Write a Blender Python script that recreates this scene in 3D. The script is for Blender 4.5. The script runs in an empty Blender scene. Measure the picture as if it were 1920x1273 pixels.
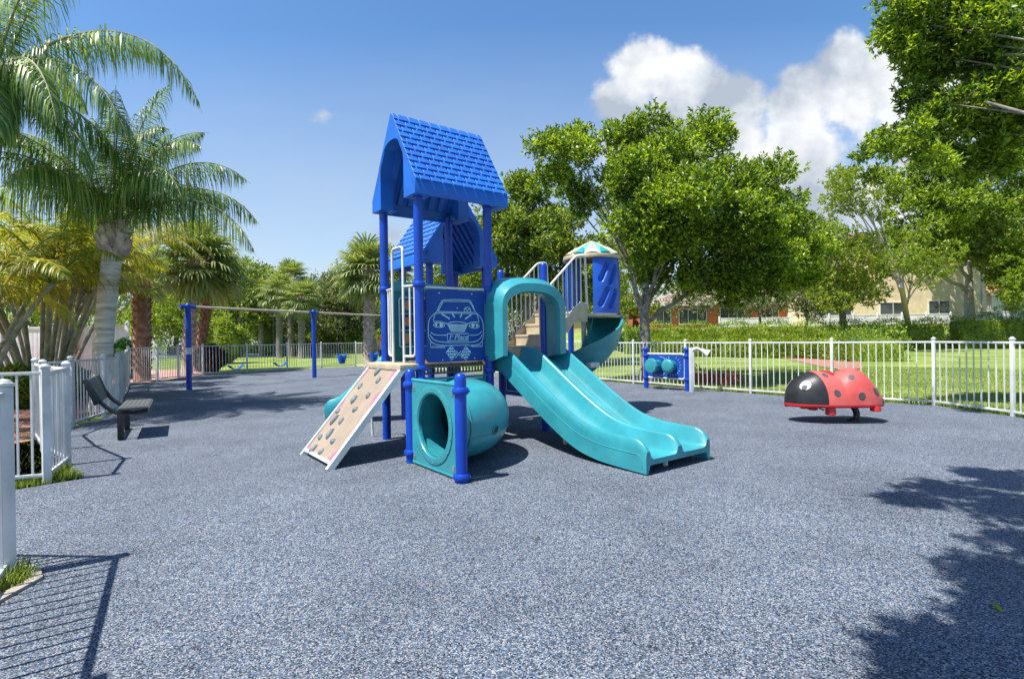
import bpy, bmesh, math, random
import numpy as np
from mathutils import Vector, Matrix
random.seed(7)
rng = np.random.default_rng(11)
S = bpy.context.scene
COL = S.collection
PI = math.pi

# ------------------------------------------------------------------ camera
F_, H_ = 1008.0, 1.35
TH = math.radians(0.87)
PITCH = math.radians(-0.2)
cr = Vector((math.cos(TH), 0, -math.sin(TH)))
cu = Vector((math.sin(TH), 0, math.cos(TH)))
cf = Vector((0, 1, 0))
Rp = Matrix.Rotation(PITCH, 3, cr)
cam_d = bpy.data.cameras.new('camera')
cam = bpy.data.objects.new('camera', cam_d)
COL.objects.link(cam)
a_, b_, c_ = Rp @ cr, Rp @ cu, Rp @ cf
cam.matrix_world = Matrix(((a_.x, b_.x, -c_.x, 0), (a_.y, b_.y, -c_.y, 0), (a_.z, b_.z, -c_.z, H_), (0, 0, 0, 1)))
cam_d.sensor_width = 36
cam_d.lens = 36 * F_ / 1920
cam_d.clip_start = 0.05
cam_d.clip_end = 2000
S.camera = cam

def at(px, py, z=0.0):
    "world point at height z seen at a pixel of the 1920 wide photograph"
    a, b = (px - 960) / F_, (633 - py) / F_
    d = cr * a + cu * b + cf
    t = (z - H_) / d.z
    return Vector((d.x * t, d.y * t, z))
def atY(px, py, Y):
    a, b = (px - 960) / F_, (633 - py) / F_
    d = cr * a + cu * b + cf
    return Vector((d.x * Y, Y, H_ + d.z * Y))

# ------------------------------------------------------------------ light
SHX, SHY = 0.40, 0.27                      # shadow shift per metre of height
sd = Vector((SHX, SHY, -1)).normalized()
sun_d = bpy.data.lights.new('sun', 'SUN')
sun_d.energy = 4.9
sun_d.angle = math.radians(0.55)
sun_d.color = (1.0, 0.95, 0.86)
sun = bpy.data.objects.new('sun', sun_d)
COL.objects.link(sun)
sun.rotation_euler = sd.to_track_quat('-Z', 'Y').to_euler()
W = bpy.data.worlds.new('World')
S.world = W
W.use_nodes = True
S.view_settings.view_transform = 'Standard'
S.view_settings.look = 'None'
S.view_settings.exposure = 0.98
S.view_settings.gamma = 1.0

def build_world():
    nt = W.node_tree
    nt.nodes.clear()
    N = nt.nodes.new
    def link(a, b): nt.links.new(a, b)
    def math_(op, a, b=None, c=None, clamp=False):
        n = N('ShaderNodeMath'); n.operation = op; n.use_clamp = clamp
        for i, v in enumerate((a, b, c)):
            if v is None: continue
            if isinstance(v, (int, float)): n.inputs[i].default_value = v
            else: link(v, n.inputs[i])
        return n.outputs[0]
    sky = N('ShaderNodeTexSky'); sky.sky_type = 'NISHITA'; sky.sun_disc = False
    sky.sun_elevation = math.asin(-sd.z)
    sky.sun_rotation = math.atan2(-sd.x, -sd.y)
    sky.air_density = 1.0; sky.dust_density = 0.6; sky.ozone_density = 2.2
    bg = N('ShaderNodeBackground'); bg.inputs[1].default_value = 0.104
    hs = N('ShaderNodeHueSaturation'); hs.inputs['Saturation'].default_value = 1.20
    link(sky.outputs[0], hs.inputs['Color']); link(hs.outputs[0], bg.inputs[0])
    tc = N('ShaderNodeTexCoord')
    sp = N('ShaderNodeSeparateXYZ'); link(tc.outputs['Generated'], sp.inputs[0])
    y = math_('MAXIMUM', sp.outputs[1], 0.03)
    u = math_('DIVIDE', sp.outputs[0], y); v = math_('DIVIDE', sp.outputs[2], y)
    cb = N('ShaderNodeCombineXYZ'); link(u, cb.inputs[0]); link(v, cb.inputs[1])
    nz = N('ShaderNodeTexNoise'); nz.inputs['Scale'].default_value = 9; nz.inputs['Detail'].default_value = 9
    nz.inputs['Roughness'].default_value = 0.6; link(cb.outputs[0], nz.inputs['Vector'])
    nzb = N('ShaderNodeTexNoise'); nzb.inputs['Scale'].default_value = 28; nzb.inputs['Detail'].default_value = 4
    nzb.inputs['Roughness'].default_value = 0.55; link(cb.outputs[0], nzb.inputs['Vector'])
    blobs = [(1215, 140, 62, 55), (1180, 195, 60, 45), (1275, 165, 75, 55), (1330, 200, 70, 50), (1390, 215, 62, 62),
             (1280, 240, 115, 70), (1370, 290, 90, 90), (1230, 300, 90, 80), (1440, 380, 90, 70),
             (1610, 135, 75, 45), (1665, 150, 75, 60), (1540, 185, 75, 58), (1495, 225, 62, 50), (1600, 205, 95, 70), (1480, 290, 50, 60),
             (1530, 300, 65, 110), (1520, 400, 70, 100), (1700, 210, 80, 80), (1650, 390, 90, 60), (1760, 230, 90, 160), (1840, 200, 80, 120),
             (745, 432, 36, 24), (610, 208, 26, 14)]
    fld = None
    for (px, py, rx, ry) in blobs:
        cx, cy = (px - 960) / F_, (633 - py) / F_ + 0.015 * (px - 960) / F_
        dx = math_('MULTIPLY', math_('SUBTRACT', u, cx), F_ / (rx * 1.3))
        dy = math_('MULTIPLY', math_('SUBTRACT', v, cy), F_ / (ry * 1.3))
        d = math_('SUBTRACT', 1.0, math_('SQRT', math_('ADD', math_('MULTIPLY', dx, dx), math_('MULTIPLY', dy, dy))))
        k = 0.30 if rx < 40 else 1.0
        d = math_('MULTIPLY', d, k)
        fld = d if fld is None else math_('SMOOTH_MAX', fld, d, 0.12)
    n2 = math_('MULTIPLY_ADD', nz.outputs['Fac'], 1.5, -0.75)
    tot = math_('ADD', fld, n2)
    tot = math_('ADD', tot, math_('MULTIPLY_ADD', nzb.outputs['Fac'], 0.35, -0.17))
    mr = N('ShaderNodeMapRange'); mr.interpolation_type = 'SMOOTHSTEP'
    mr.inputs['From Min'].default_value = 0.05; mr.inputs['From Max'].default_value = 0.46
    link(tot, mr.inputs['Value'])
    # cirrus haze low above the horizon
    ci = N('ShaderNodeTexNoise'); ci.inputs['Scale'].default_value = 3.2; ci.inputs['Detail'].default_value = 7
    mp = N('ShaderNodeMapping'); mp.inputs['Scale'].default_value = (1, 2.6, 1); link(cb.outputs[0], mp.inputs[0]); link(mp.outputs[0], ci.inputs['Vector'])
    haz = N('ShaderNodeMapRange'); haz.inputs['From Min'].default_value = 0.02; haz.inputs['From Max'].default_value = 0.58
    haz.inputs['To Min'].default_value = 0.92; haz.inputs['To Max'].default_value = 0.0; link(v, haz.inputs['Value'])
    hz = math_('MULTIPLY', haz.outputs[0], math_('MULTIPLY_ADD', ci.outputs['Fac'], 0.9, 0.35), clamp=True)
    above = math_('GREATER_THAN', sp.outputs[2], -0.02)
    front = math_('GREATER_THAN', sp.outputs[1], 0.03)
    fac = math_('MULTIPLY', math_('MULTIPLY', mr.outputs[0], 0.97), math_('MULTIPLY', above, front))
    fach = math_('MULTIPLY', hz, math_('MULTIPLY', above, front))
    rp = N('ShaderNodeValToRGB')
    rp.color_ramp.elements[0].position = 0.40; rp.color_ramp.elements[0].color = (0.30, 0.34, 0.40, 1)
    rp.color_ramp.elements[1].position = 0.58; rp.color_ramp.elements[1].color = (0.62, 0.63, 0.64, 1)
    nz3 = N('ShaderNodeTexNoise'); nz3.inputs['Scale'].default_value = 6; nz3.inputs['Detail'].default_value = 6
    mp3 = N('ShaderNodeMapping'); mp3.inputs['Location'].default_value = (0.02, -0.03, 1.3); link(cb.outputs[0], mp3.inputs[0]); link(mp3.outputs[0], nz3.inputs['Vector'])
    link(math_('ADD', math_('MULTIPLY', nz3.outputs['Fac'], 0.8), math_('MULTIPLY', nzb.outputs['Fac'], 0.16)), rp.inputs[0])
    bc = N('ShaderNodeBackground'); link(rp.outputs[0], bc.inputs[0]); bc.inputs[1].default_value = 0.84
    bh = N('ShaderNodeBackground'); bh.inputs[0].default_value = (0.42, 0.46, 0.50, 1); bh.inputs[1].default_value = 0.78
    m1 = N('ShaderNodeMixShader'); link(fach, m1.inputs[0]); link(bg.outputs[0], m1.inputs[1]); link(bh.outputs[0], m1.inputs[2])
    m2 = N('ShaderNodeMixShader'); link(fac, m2.inputs[0]); link(m1.outputs[0], m2.inputs[1]); link(bc.outputs[0], m2.inputs[2])
    out = N('ShaderNodeOutputWorld'); link(m2.outputs[0], out.inputs[0])
build_world()

# ------------------------------------------------------------------ materials
def mat(name, col, rough=0.5, col2=None, nscale=5.0, bump=0.0, bscale=40.0, metal=0.0, spec=0.5, detail=4, lo=0.35, hi=0.65, trans=0.0, island=False, coat=0.0):
    m = bpy.data.materials.new(name)
    m.use_nodes = True
    nt = m.node_tree
    p = nt.nodes['Principled BSDF']
    p.inputs['Roughness'].default_value = rough
    p.inputs['Metallic'].default_value = metal
    p.inputs['Specular IOR Level'].default_value = spec
    if coat: p.inputs['Coat Weight'].default_value = coat; p.inputs['Coat Roughness'].default_value = 0.15
    tc = nt.nodes.new('ShaderNodeTexCoord')
    if col2 is None: col2 = tuple(c * 0.82 for c in col)
    rp = nt.nodes.new('ShaderNodeValToRGB')
    rp.color_ramp.elements[0].position = lo; rp.color_ramp.elements[0].color = (*col, 1)
    rp.color_ramp.elements[1].position = hi; rp.color_ramp.elements[1].color = (*col2, 1)
    if island:
        g = nt.nodes.new('ShaderNodeNewGeometry')
        nz = nt.nodes.new('ShaderNodeTexNoise'); nz.inputs['Scale'].default_value = nscale; nz.inputs['Detail'].default_value = 2
        nt.links.new(tc.outputs['Object'], nz.inputs['Vector'])
        mx = nt.nodes.new('ShaderNodeMath'); mx.operation = 'MULTIPLY_ADD'; mx.inputs[1].default_value = 0.5
        sb = nt.nodes.new('ShaderNodeMath'); sb.operation = 'MULTIPLY'; sb.inputs[1].default_value = 0.5
        nt.links.new(g.outputs['Random Per Island'], mx.inputs[0]); nt.links.new(nz.outputs['Fac'], sb.inputs[0]); nt.links.new(sb.outputs[0], mx.inputs[2])
        nt.links.new(mx.outputs[0], rp.inputs[0])
    else:
        nz = nt.nodes.new('ShaderNodeTexNoise'); nz.inputs['Scale'].default_value = nscale; nz.inputs['Detail'].default_value = detail
        nt.links.new(tc.outputs['Object'], nz.inputs['Vector']); nt.links.new(nz.outputs['Fac'], rp.inputs[0])
    if island: nt.links.new(rp.outputs[0], p.inputs['Base Color'])
    else:
        g2 = nt.nodes.new('ShaderNodeTexNoise'); g2.inputs['Scale'].default_value = 1.7; g2.inputs['Detail'].default_value = 9; g2.inputs['Roughness'].default_value = 0.72
        gr = nt.nodes.new('ShaderNodeValToRGB'); gr.color_ramp.elements[0].position = 0.34; gr.color_ramp.elements[0].color = (0.80, 0.79, 0.77, 1); gr.color_ramp.elements[1].position = 0.60; gr.color_ramp.elements[1].color = (1.06, 1.06, 1.06, 1)
        gm_ = nt.nodes.new('ShaderNodeMixRGB'); gm_.blend_type = 'MULTIPLY'; gm_.inputs[0].default_value = 1
        nt.links.new(tc.outputs['Object'], g2.inputs['Vector']); nt.links.new(g2.outputs['Fac'], gr.inputs[0]); nt.links.new(rp.outputs[0], gm_.inputs[1]); nt.links.new(gr.outputs[0], gm_.inputs[2])
        nt.links.new(gm_.outputs[0], p.inputs['Base Color'])
        rr_ = nt.nodes.new('ShaderNodeMapRange'); rr_.inputs['From Min'].default_value = 0.3; rr_.inputs['From Max'].default_value = 0.7
        rr_.inputs['To Min'].default_value = min(1, rough + 0.12); rr_.inputs['To Max'].default_value = max(0.02, rough - 0.05)
        nt.links.new(g2.outputs['Fac'], rr_.inputs['Value']); nt.links.new(rr_.outputs[0], p.inputs['Roughness'])
    if bump:
        b = nt.nodes.new('ShaderNodeBump'); b.inputs['Strength'].default_value = bump; b.inputs['Distance'].default_value = 0.01
        n2 = nt.nodes.new('ShaderNodeTexNoise'); n2.inputs['Scale'].default_value = bscale; n2.inputs['Detail'].default_value = 3
        nt.links.new(tc.outputs['Object'], n2.inputs['Vector']); nt.links.new(n2.outputs['Fac'], b.inputs['Height']); nt.links.new(b.outputs[0], p.inputs['Normal'])
    if trans:
        tr = nt.nodes.new('ShaderNodeBsdfTranslucent'); ms = nt.nodes.new('ShaderNodeMixShader'); ms.inputs[0].default_value = trans
        gm = nt.nodes.new('ShaderNodeMixRGB'); gm.blend_type = 'MULTIPLY'; gm.inputs[0].default_value = 1; gm.inputs[2].default_value = (1.5, 1.45, 0.5, 1)
        nt.links.new(rp.outputs[0], gm.inputs[1]); nt.links.new(gm.outputs[0], tr.inputs[0])
        out = nt.nodes['Material Output']
        nt.links.new(p.outputs[0], ms.inputs[1]); nt.links.new(tr.outputs[0], ms.inputs[2]); nt.links.new(ms.outputs[0], out.inputs[0])
    return m

def rubber_mat():
    m = bpy.data.materials.new('rubber granules'); m.use_nodes = True
    nt = m.node_tree; p = nt.nodes['Principled BSDF']; p.inputs['Roughness'].default_value = 0.8; p.inputs['Specular IOR Level'].default_value = 0.25
    N, L = nt.nodes.new, nt.links.new
    tc = N('ShaderNodeTexCoord')
    def gran(scale, pts):
        v = N('ShaderNodeTexVoronoi'); v.inputs['Scale'].default_value = scale; L(tc.outputs['Object'], v.inputs['Vector'])
        s = N('ShaderNodeSeparateColor'); L(v.outputs['Color'], s.inputs[0])
        r = N('ShaderNodeValToRGB'); r.color_ramp.interpolation = 'CONSTANT'
        while len(r.color_ramp.elements) < len(pts): r.color_ramp.elements.new(0.5)
        for e, (q, c) in zip(r.color_ramp.elements, pts): e.position = q; e.color = (*c, 1)
        L(s.outputs[0], r.inputs[0]); return v, r
    dk, nv, bl, lb, gr, wh = (0.007, 0.008, 0.013), (0.020, 0.026, 0.044), (0.046, 0.076, 0.132), (0.100, 0.140, 0.200), (0.140, 0.148, 0.166), (0.31, 0.325, 0.34)
    v1, g1 = gran(175, [(0, dk), (0.19, nv), (0.33, bl), (0.52, lb), (0.70, gr), (0.82, wh)])
    v2, g2 = gran(90, [(0, dk), (0.13, nv), (0.27, bl), (0.50, lb), (0.70, gr), (0.86, wh)])
    mx = N('ShaderNodeMixRGB'); mx.inputs[0].default_value = 0.22; L(g1.outputs[0], mx.inputs[1]); L(g2.outputs[0], mx.inputs[2])
    nz = N('ShaderNodeTexNoise'); nz.inputs['Scale'].default_value = 0.8; nz.inputs['Detail'].default_value = 9; nz.inputs['Roughness'].default_value = 0.65; L(tc.outputs['Object'], nz.inputs['Vector'])
    r2 = N('ShaderNodeValToRGB'); r2.color_ramp.elements[0].position = 0.35; r2.color_ramp.elements[0].color = (0.78, 0.78, 0.78, 1); r2.color_ramp.elements[1].position = 0.66; r2.color_ramp.elements[1].color = (1.12, 1.12, 1.12, 1)
    L(nz.outputs['Fac'], r2.inputs[0])
    m2 = N('ShaderNodeMixRGB'); m2.blend_type = 'MULTIPLY'; m2.inputs[0].default_value = 1; L(mx.outputs[0], m2.inputs[1]); L(r2.outputs[0], m2.inputs[2])
    L(m2.outputs[0], p.inputs['Base Color'])
    b = N('ShaderNodeBump'); b.inputs['Strength'].default_value = 0.55; b.inputs['Distance'].default_value = 0.004
    L(v1.outputs['Distance'], b.inputs['Height']); b.invert = True; L(b.outputs[0], p.inputs['Normal'])
    return m

def lawn_mat():
    m = bpy.data.materials.new('lawn'); m.use_nodes = True
    nt = m.node_tree; p = nt.nodes['Principled BSDF']; p.inputs['Roughness'].default_value = 0.9; p.inputs['Specular IOR Level'].default_value = 0.15
    N, L = nt.nodes.new, nt.links.new
    tc = N('ShaderNodeTexCoord')
    a = N('ShaderNodeTexNoise'); a.inputs['Scale'].default_value = 0.45; a.inputs['Detail'].default_value = 5; L(tc.outputs['Object'], a.inputs[0])
    c = N('ShaderNodeTexNoise'); c.inputs['Scale'].default_value = 14; c.inputs['Detail'].default_value = 8; c.inputs['Roughness'].default_value = 0.75; L(tc.outputs['Object'], c.inputs[0])
    s = N('ShaderNodeMath'); s.operation = 'MULTIPLY_ADD'; s.inputs[1].default_value = 0.6; L(c.outputs['Fac'], s.inputs[0])
    s2 = N('ShaderNodeMath'); s2.operation = 'MULTIPLY'; s2.inputs[1].default_value = 0.42; L(a.outputs['Fac'], s2.inputs[0]); L(s2.outputs[0], s.inputs[2])
    r = N('ShaderNodeValToRGB')
    r.color_ramp.elements[0].position = 0.36; r.color_ramp.elements[0].color = (0.065, 0.105, 0.022, 1)
    r.color_ramp.elements[1].position = 0.64; r.color_ramp.elements[1].color = (0.30, 0.335, 0.095, 1)
    e = r.color_ramp.elements.new(0.5); e.color = (0.155, 0.215, 0.045, 1)
    L(s.outputs[0], r.inputs[0]); L(r.outputs[0], p.inputs['Base Color'])
    b = N('ShaderNodeBump'); b.inputs['Strength'].default_value = 0.7; b.inputs['Distance'].default_value = 0.03
    L(c.outputs['Fac'], b.inputs['Height']); L(b.outputs[0], p.inputs['Normal'])
    return m

M = dict(
    post=mat('blue powder coat', (0.003, 0.043, 0.36), 0.30, (0.004, 0.052, 0.41), 3, coat=0.1, spec=0.35),
    roof=mat('blue plastic', (0.009, 0.110, 0.52), 0.45, (0.012, 0.130, 0.58), 4, bump=0.08, bscale=120),
    enclosure=mat('blue moulded plastic', (0.006, 0.078, 0.48), 0.38, (0.008, 0.09, 0.53), 4, bump=0.08, bscale=120),
    panel=mat('dark blue panel', (0.003, 0.052, 0.29), 0.45, (0.004, 0.060, 0.33), 3, spec=0.3),
    line=mat('pale engraved line', (0.50, 0.70, 0.78), 0.6),
    teal=mat('teal plastic', (0.024, 0.235, 0.285), 0.33, (0.036, 0.275, 0.320), 2.5, bump=0.06, bscale=90, coat=0.15),
    teal_dark=mat('deep teal panel', (0.010, 0.20, 0.24), 0.4, (0.014, 0.24, 0.27), 3),
    white=mat('white powder coat', (0.66, 0.67, 0.66), 0.38, (0.58, 0.58, 0.56), 6),
    fence=mat('white fence metal', (0.64, 0.65, 0.65), 0.45, (0.50, 0.51, 0.51), 3, detail=8),
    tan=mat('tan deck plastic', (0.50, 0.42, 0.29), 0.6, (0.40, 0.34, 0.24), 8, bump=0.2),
    board=mat('beige climbing board', (0.29, 0.235, 0.185), 0.6, (0.26, 0.21, 0.165), 2, spec=0.3),
    pink=mat('pink wave', (0.50, 0.13, 0.24), 0.55),
    hold=mat('grey climbing hold', (0.085, 0.11, 0.13), 0.6, (0.13, 0.16, 0.18), 20, bump=0.3),
    steel=mat('bolt steel', (0.55, 0.57, 0.58), 0.3, metal=0.8),
    beige=mat('beige beam', (0.50, 0.42, 0.32), 0.5),
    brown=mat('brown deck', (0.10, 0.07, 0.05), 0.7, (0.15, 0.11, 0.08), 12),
    black=mat('black vinyl', (0.012, 0.012, 0.014), 0.4, (0.02, 0.02, 0.022), 10),
    grey=mat('grey coated mesh', (0.075, 0.08, 0.085), 0.45, (0.10, 0.105, 0.11), 8),
    red=mat('faded red plastic', (0.56, 0.075, 0.070), 0.45, (0.64, 0.13, 0.115), 2.2, bump=0.05, bscale=90),
    red2=mat('red plastic', (0.50, 0.012, 0.02), 0.35, (0.55, 0.02, 0.03), 3),
    spot=mat('dark grey spot', (0.045, 0.05, 0.055), 0.5, (0.07, 0.075, 0.08), 12),
    paper=mat('sticker white', (0.55, 0.62, 0.75), 0.6),
    ora=mat('orange figure', (0.55, 0.20, 0.08), 0.5, (0.6, 0.36, 0.15), 20),
    cream2=mat('tan cone', (0.58, 0.47, 0.26), 0.5, (0.52, 0.42, 0.24), 5),
    teal3=mat('pale teal cone', (0.12, 0.42, 0.40), 0.5),
    rubber=rubber_mat(), lawn=lawn_mat(),
    oak=mat('oak leaf', (0.025, 0.085, 0.008), 0.42, (0.38, 0.50, 0.03), 0.9, island=True, trans=0.45, lo=0.32, hi=0.74, spec=0.6),
    oak_dark=mat('dark oak leaf', (0.028, 0.080, 0.012), 0.45, (0.32, 0.40, 0.05), 0.9, island=True, trans=0.42, lo=0.3, hi=0.75),
    lime=mat('lime leaf', (0.11, 0.19, 0.018), 0.5, (0.30, 0.36, 0.035), 1.2, island=True, trans=0.4, lo=0.3, hi=0.7),
    olive=mat('olive leaf', (0.085, 0.125, 0.045), 0.55, (0.22, 0.25, 0.10), 1.2, island=True, trans=0.3, lo=0.3, hi=0.7),
    hedge=mat('hedge leaf', (0.055, 0.125, 0.014), 0.5, (0.33, 0.42, 0.04), 1.0, island=True, trans=0.3, lo=0.3, hi=0.72),
    darkbush=mat('glossy bush leaf', (0.012, 0.06, 0.010), 0.4, (0.035, 0.13, 0.02), 1.2, island=True, trans=0.25, lo=0.3, hi=0.7),
    maroon=mat('maroon bush leaf', (0.030, 0.022, 0.014), 0.5, (0.09, 0.045, 0.025), 1.2, island=True, trans=0.2, lo=0.3, hi=0.7),
    redleaf=mat('red leaf', (0.28, 0.05, 0.04), 0.5, (0.42, 0.10, 0.08), 2, island=True, trans=0.3),
    palm=mat('palm leaflet', (0.035, 0.115, 0.020), 0.40, (0.33, 0.44, 0.11), 0.8, island=True, trans=0.36, lo=0.3, hi=0.8, spec=0.5),
    palm_y=mat('golden palm leaflet', (0.13, 0.21, 0.02), 0.45, (0.46, 0.40, 0.05), 1.0, island=True, trans=0.4, lo=0.25, hi=0.75),
    fan=mat('fan leaf', (0.08, 0.14, 0.040), 0.42, (0.33, 0.38, 0.15), 1.0, island=True, trans=0.3, lo=0.25, hi=0.75),
    fan_dead=mat('dry frond', (0.30, 0.20, 0.09), 0.8, (0.20, 0.12, 0.06), 3),
    cane=mat('palm cane', (0.19, 0.20, 0.13), 0.7, (0.36, 0.34, 0.27), 7, bump=0.4, bscale=25, detail=6),
    bark=mat('oak bark', (0.11, 0.095, 0.08), 0.9, (0.25, 0.23, 0.20), 9, bump=0.9, bscale=18, detail=7),
    palebark=mat('pale bark', (0.30, 0.28, 0.24), 0.9, (0.46, 0.43, 0.38), 7, bump=0.6, bscale=22, detail=7),
    boot=mat('palm boots', (0.28, 0.21, 0.17), 0.9, (0.55, 0.48, 0.42), 6, bump=0.8, bscale=30, detail=6),
    boot_red=mat('rusty palm boots', (0.19, 0.085, 0.05), 0.9, (0.38, 0.23, 0.16), 6, bump=0.8, bscale=30, detail=6),
    mulch=mat('red mulch', (0.22, 0.085, 0.055), 0.95, (0.40, 0.22, 0.17), 30, bump=1.0, bscale=60, detail=6),
    vinyl=mat('white vinyl fence', (0.72, 0.73, 0.74), 0.5, (0.64, 0.65, 0.67), 1.5),
    orange_wall=mat('orange stucco', (0.58, 0.17, 0.065), 0.9, (0.52, 0.15, 0.06), 1.2, bump=0.2),
    cream_wall=mat('cream stucco', (0.80, 0.66, 0.46), 0.9, (0.76, 0.62, 0.43), 0.8, bump=0.2),
    yellow_wall=mat('pale yellow stucco', (0.60, 0.47, 0.25), 0.9, (0.56, 0.43, 0.23), 0.8, bump=0.2),
    trim=mat('white trim', (0.68, 0.67, 0.63), 0.6),
    tiles=mat('roof tiles', (0.24, 0.17, 0.15), 0.85, (0.36, 0.28, 0.25), 3, bump=0.6, bscale=8, detail=6),
    tiles_red=mat('terracotta tiles', (0.36, 0.13, 0.08), 0.85, (0.46, 0.22, 0.15), 3, bump=0.6, bscale=8),
    water=mat('lake water', (0.20, 0.26, 0.30), 0.12, (0.26, 0.31, 0.34), 0.4, bump=0.15, bscale=3),
    spray=mat('water spray', (0.80, 0.84, 0.86), 0.7, (0.72, 0.77, 0.80), 4, trans=0.4),
    brickp=mat('brick paving', (0.42, 0.20, 0.16), 0.9, (0.55, 0.34, 0.29), 6, bump=0.5, bscale=20, detail=7),
    grass=mat('grass blade', (0.075, 0.14, 0.018), 0.6, (0.26, 0.32, 0.05), 1.5, island=True, trans=0.35),
    concrete=mat('concrete kerb', (0.38, 0.35, 0.30), 0.9, (0.28, 0.25, 0.21), 12, bump=0.5),
)
def ring_mat():
    m = mat('ringed palm trunk', (0.40, 0.36, 0.30), 0.85, (0.66, 0.62, 0.56), 1.0, lo=0.36, hi=0.6, bump=0.5, bscale=30)
    nt = m.node_tree; mp = nt.nodes.new('ShaderNodeMapping'); mp.inputs['Scale'].default_value = (2.2, 2.2, 17)
    nz = next(n for n in nt.nodes if n.bl_idname == 'ShaderNodeTexNoise' and any(l.to_node.bl_idname == 'ShaderNodeValToRGB' for l in n.outputs['Fac'].links) and n.inputs['Scale'].default_value == 1.0)
    tc = next(n for n in nt.nodes if n.bl_idname == 'ShaderNodeTexCoord')
    nz.inputs['Detail'].default_value = 5
    nt.links.new(tc.outputs['Object'], mp.inputs[0]); nt.links.new(mp.outputs[0], nz.inputs['Vector'])
    return m
M['ring'] = ring_mat()
def glass_mat():
    m = bpy.data.materials.new('window glass'); m.use_nodes = True
    p = m.node_tree.nodes['Principled BSDF']; p.inputs['Base Color'].default_value = (0.05, 0.065, 0.075, 1); p.inputs['Roughness'].default_value = 0.08
    p.inputs['Specular IOR Level'].default_value = 0.8
    return m
M['glass'] = glass_mat()

# ------------------------------------------------------------------ mesh helpers
def orth(d):
    d = d.normalized()
    a = Vector((0, 0, 1)) if abs(d.z) < 0.95 else Vector((1, 0, 0))
    x = a.cross(d).normalized()
    return x, d.cross(x)
class MB:
    def __init__(s): s.v = []; s.f = []
    def add(s, vs, fs):
        o = len(s.v); s.v += [tuple(v) for v in vs]; s.f += [tuple(i + o for i in f) for f in fs]; return s
    def box(s, c, size, R=None, bev=0.0):
        bm = bmesh.new()
        bmesh.ops.create_cube(bm, size=1)
        for v in bm.verts: v.co = Vector((v.co.x * size[0], v.co.y * size[1], v.co.z * size[2]))
        if bev: bmesh.ops.bevel(bm, geom=bm.edges[:], offset=bev, segments=2, profile=0.6, affect='EDGES')
        bm.verts.index_update()
        vs = [(R @ v.co if R else v.co.copy()) + Vector(c) for v in bm.verts]
        s.add(vs, [[v.index for v in f.verts] for f in bm.faces]); bm.free(); return s
    def tube(s, pts, r, n=10, caps=True, dome=False):
        pts = [Vector(p) for p in pts]
        rs = r if isinstance(r, (list, tuple)) else [r] * len(pts)
        k = len(pts); vs = []; fs = []
        x = None
        for i, p in enumerate(pts):
            d = (pts[min(i + 1, k - 1)] - pts[max(i - 1, 0)]).normalized()
            if x is None: x, y = orth(d)
            else:
                x = (x - d * x.dot(d)).normalized(); y = d.cross(x)
            for j in range(n):
                a = 2 * PI * j / n
                vs.append(p + (x * math.cos(a) + y * math.sin(a)) * rs[i])
        for i in range(k - 1):
            for j in range(n):
                a, b = i * n + j, i * n + (j + 1) % n
                fs.append((a, b, b + n, a + n))
        if caps: fs.append(tuple(range(n - 1, -1, -1))); fs.append(tuple((k - 1) * n + j for j in range(n)))
        return s.add(vs, fs)
    def lathe(s, prof, c=(0, 0, 0), n=20, axis=Vector((0, 0, 1)), a0=0, a1=2 * PI):
        "prof: list of (r, h) along axis"
        x, y = orth(axis); axis = axis.normalized(); c = Vector(c)
        full = abs(a1 - a0 - 2 * PI) < 1e-6
        m = n if full else n + 1
        vs = []; fs = []
        for r, h in prof:
            for j in range(m):
                a = a0 + (a1 - a0) * j / n
                vs.append(c + axis * h + (x * math.cos(a) + y * math.sin(a)) * max(r, 1e-5))
        for i in range(len(prof) - 1):
            for j in range(n):
                a, b = i * m + j, i * m + (j + 1) % m
                fs.append((a, b, b + m, a + m))
        return s.add(vs, fs)
    def grid(s, P, close=False, flip=False):
        "P[i][j] points"
        R, C = len(P), len(P[0]); vs = [p for row in P for p in row]; fs = []
        for i in range(R - 1):
            for j in range(C if close else C - 1):
                a, b = i * C + j, i * C + (j + 1) % C
                f = (a, b, b + C, a + C)
                fs.append(f[::-1] if flip else f)
        return s.add(vs, fs)
    def prism(s, poly, f0, f1):
        "extrude a 2-D polygon between two embedding functions"
        n = len(poly); vs = [f0(*p) for p in poly] + [f1(*p) for p in poly]
        fs = [tuple(range(n)), tuple(range(2 * n - 1, n - 1, -1))] + [(i, (i + 1) % n, n + (i + 1) % n, n + i)[::-1] for i in range(n)]
        return s.add(vs, fs)
    def ribbon(s, pts, w, to3, t=0.003, h=0.0):
        "flat raised line from 2-D polyline"
        n = len(pts)
        L_, R_ = [], []
        for i, p in enumerate(pts):
            a = pts[max(i - 1, 0)]; b = pts[min(i + 1, n - 1)]
            dx, dy = b[0] - a[0], b[1] - a[1]; l = math.hypot(dx, dy) or 1
            nx, ny = -dy / l * w / 2, dx / l * w / 2
            L_.append((p[0] + nx, p[1] + ny)); R_.append((p[0] - nx, p[1] - ny))
        P = [[to3(*l, h), to3(*l, h + t), to3(*r, h + t), to3(*r, h)] for l, r in zip(L_, R_)]
        return s.grid(P, close=True)
    def build(s, name, m, parent=None, smooth=True, loc=None, angle=40):
        me = bpy.data.meshes.new(name)
        me.from_pydata(s.v, [], s.f); me.validate()
        bm = bmesh.new(); bm.from_mesh(me); bmesh.ops.recalc_face_normals(bm, faces=bm.faces); bm.to_mesh(me); bm.free()
        if smooth:
            me.shade_smooth()
            me.set_sharp_from_angle(angle=math.radians(angle))
        me.materials.append(m if not isinstance(m, str) else M[m])
        o = bpy.data.objects.new(name, me); COL.objects.link(o)
        if parent: o.parent = parent
        if loc is not None: o.location = loc
        return o
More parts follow.
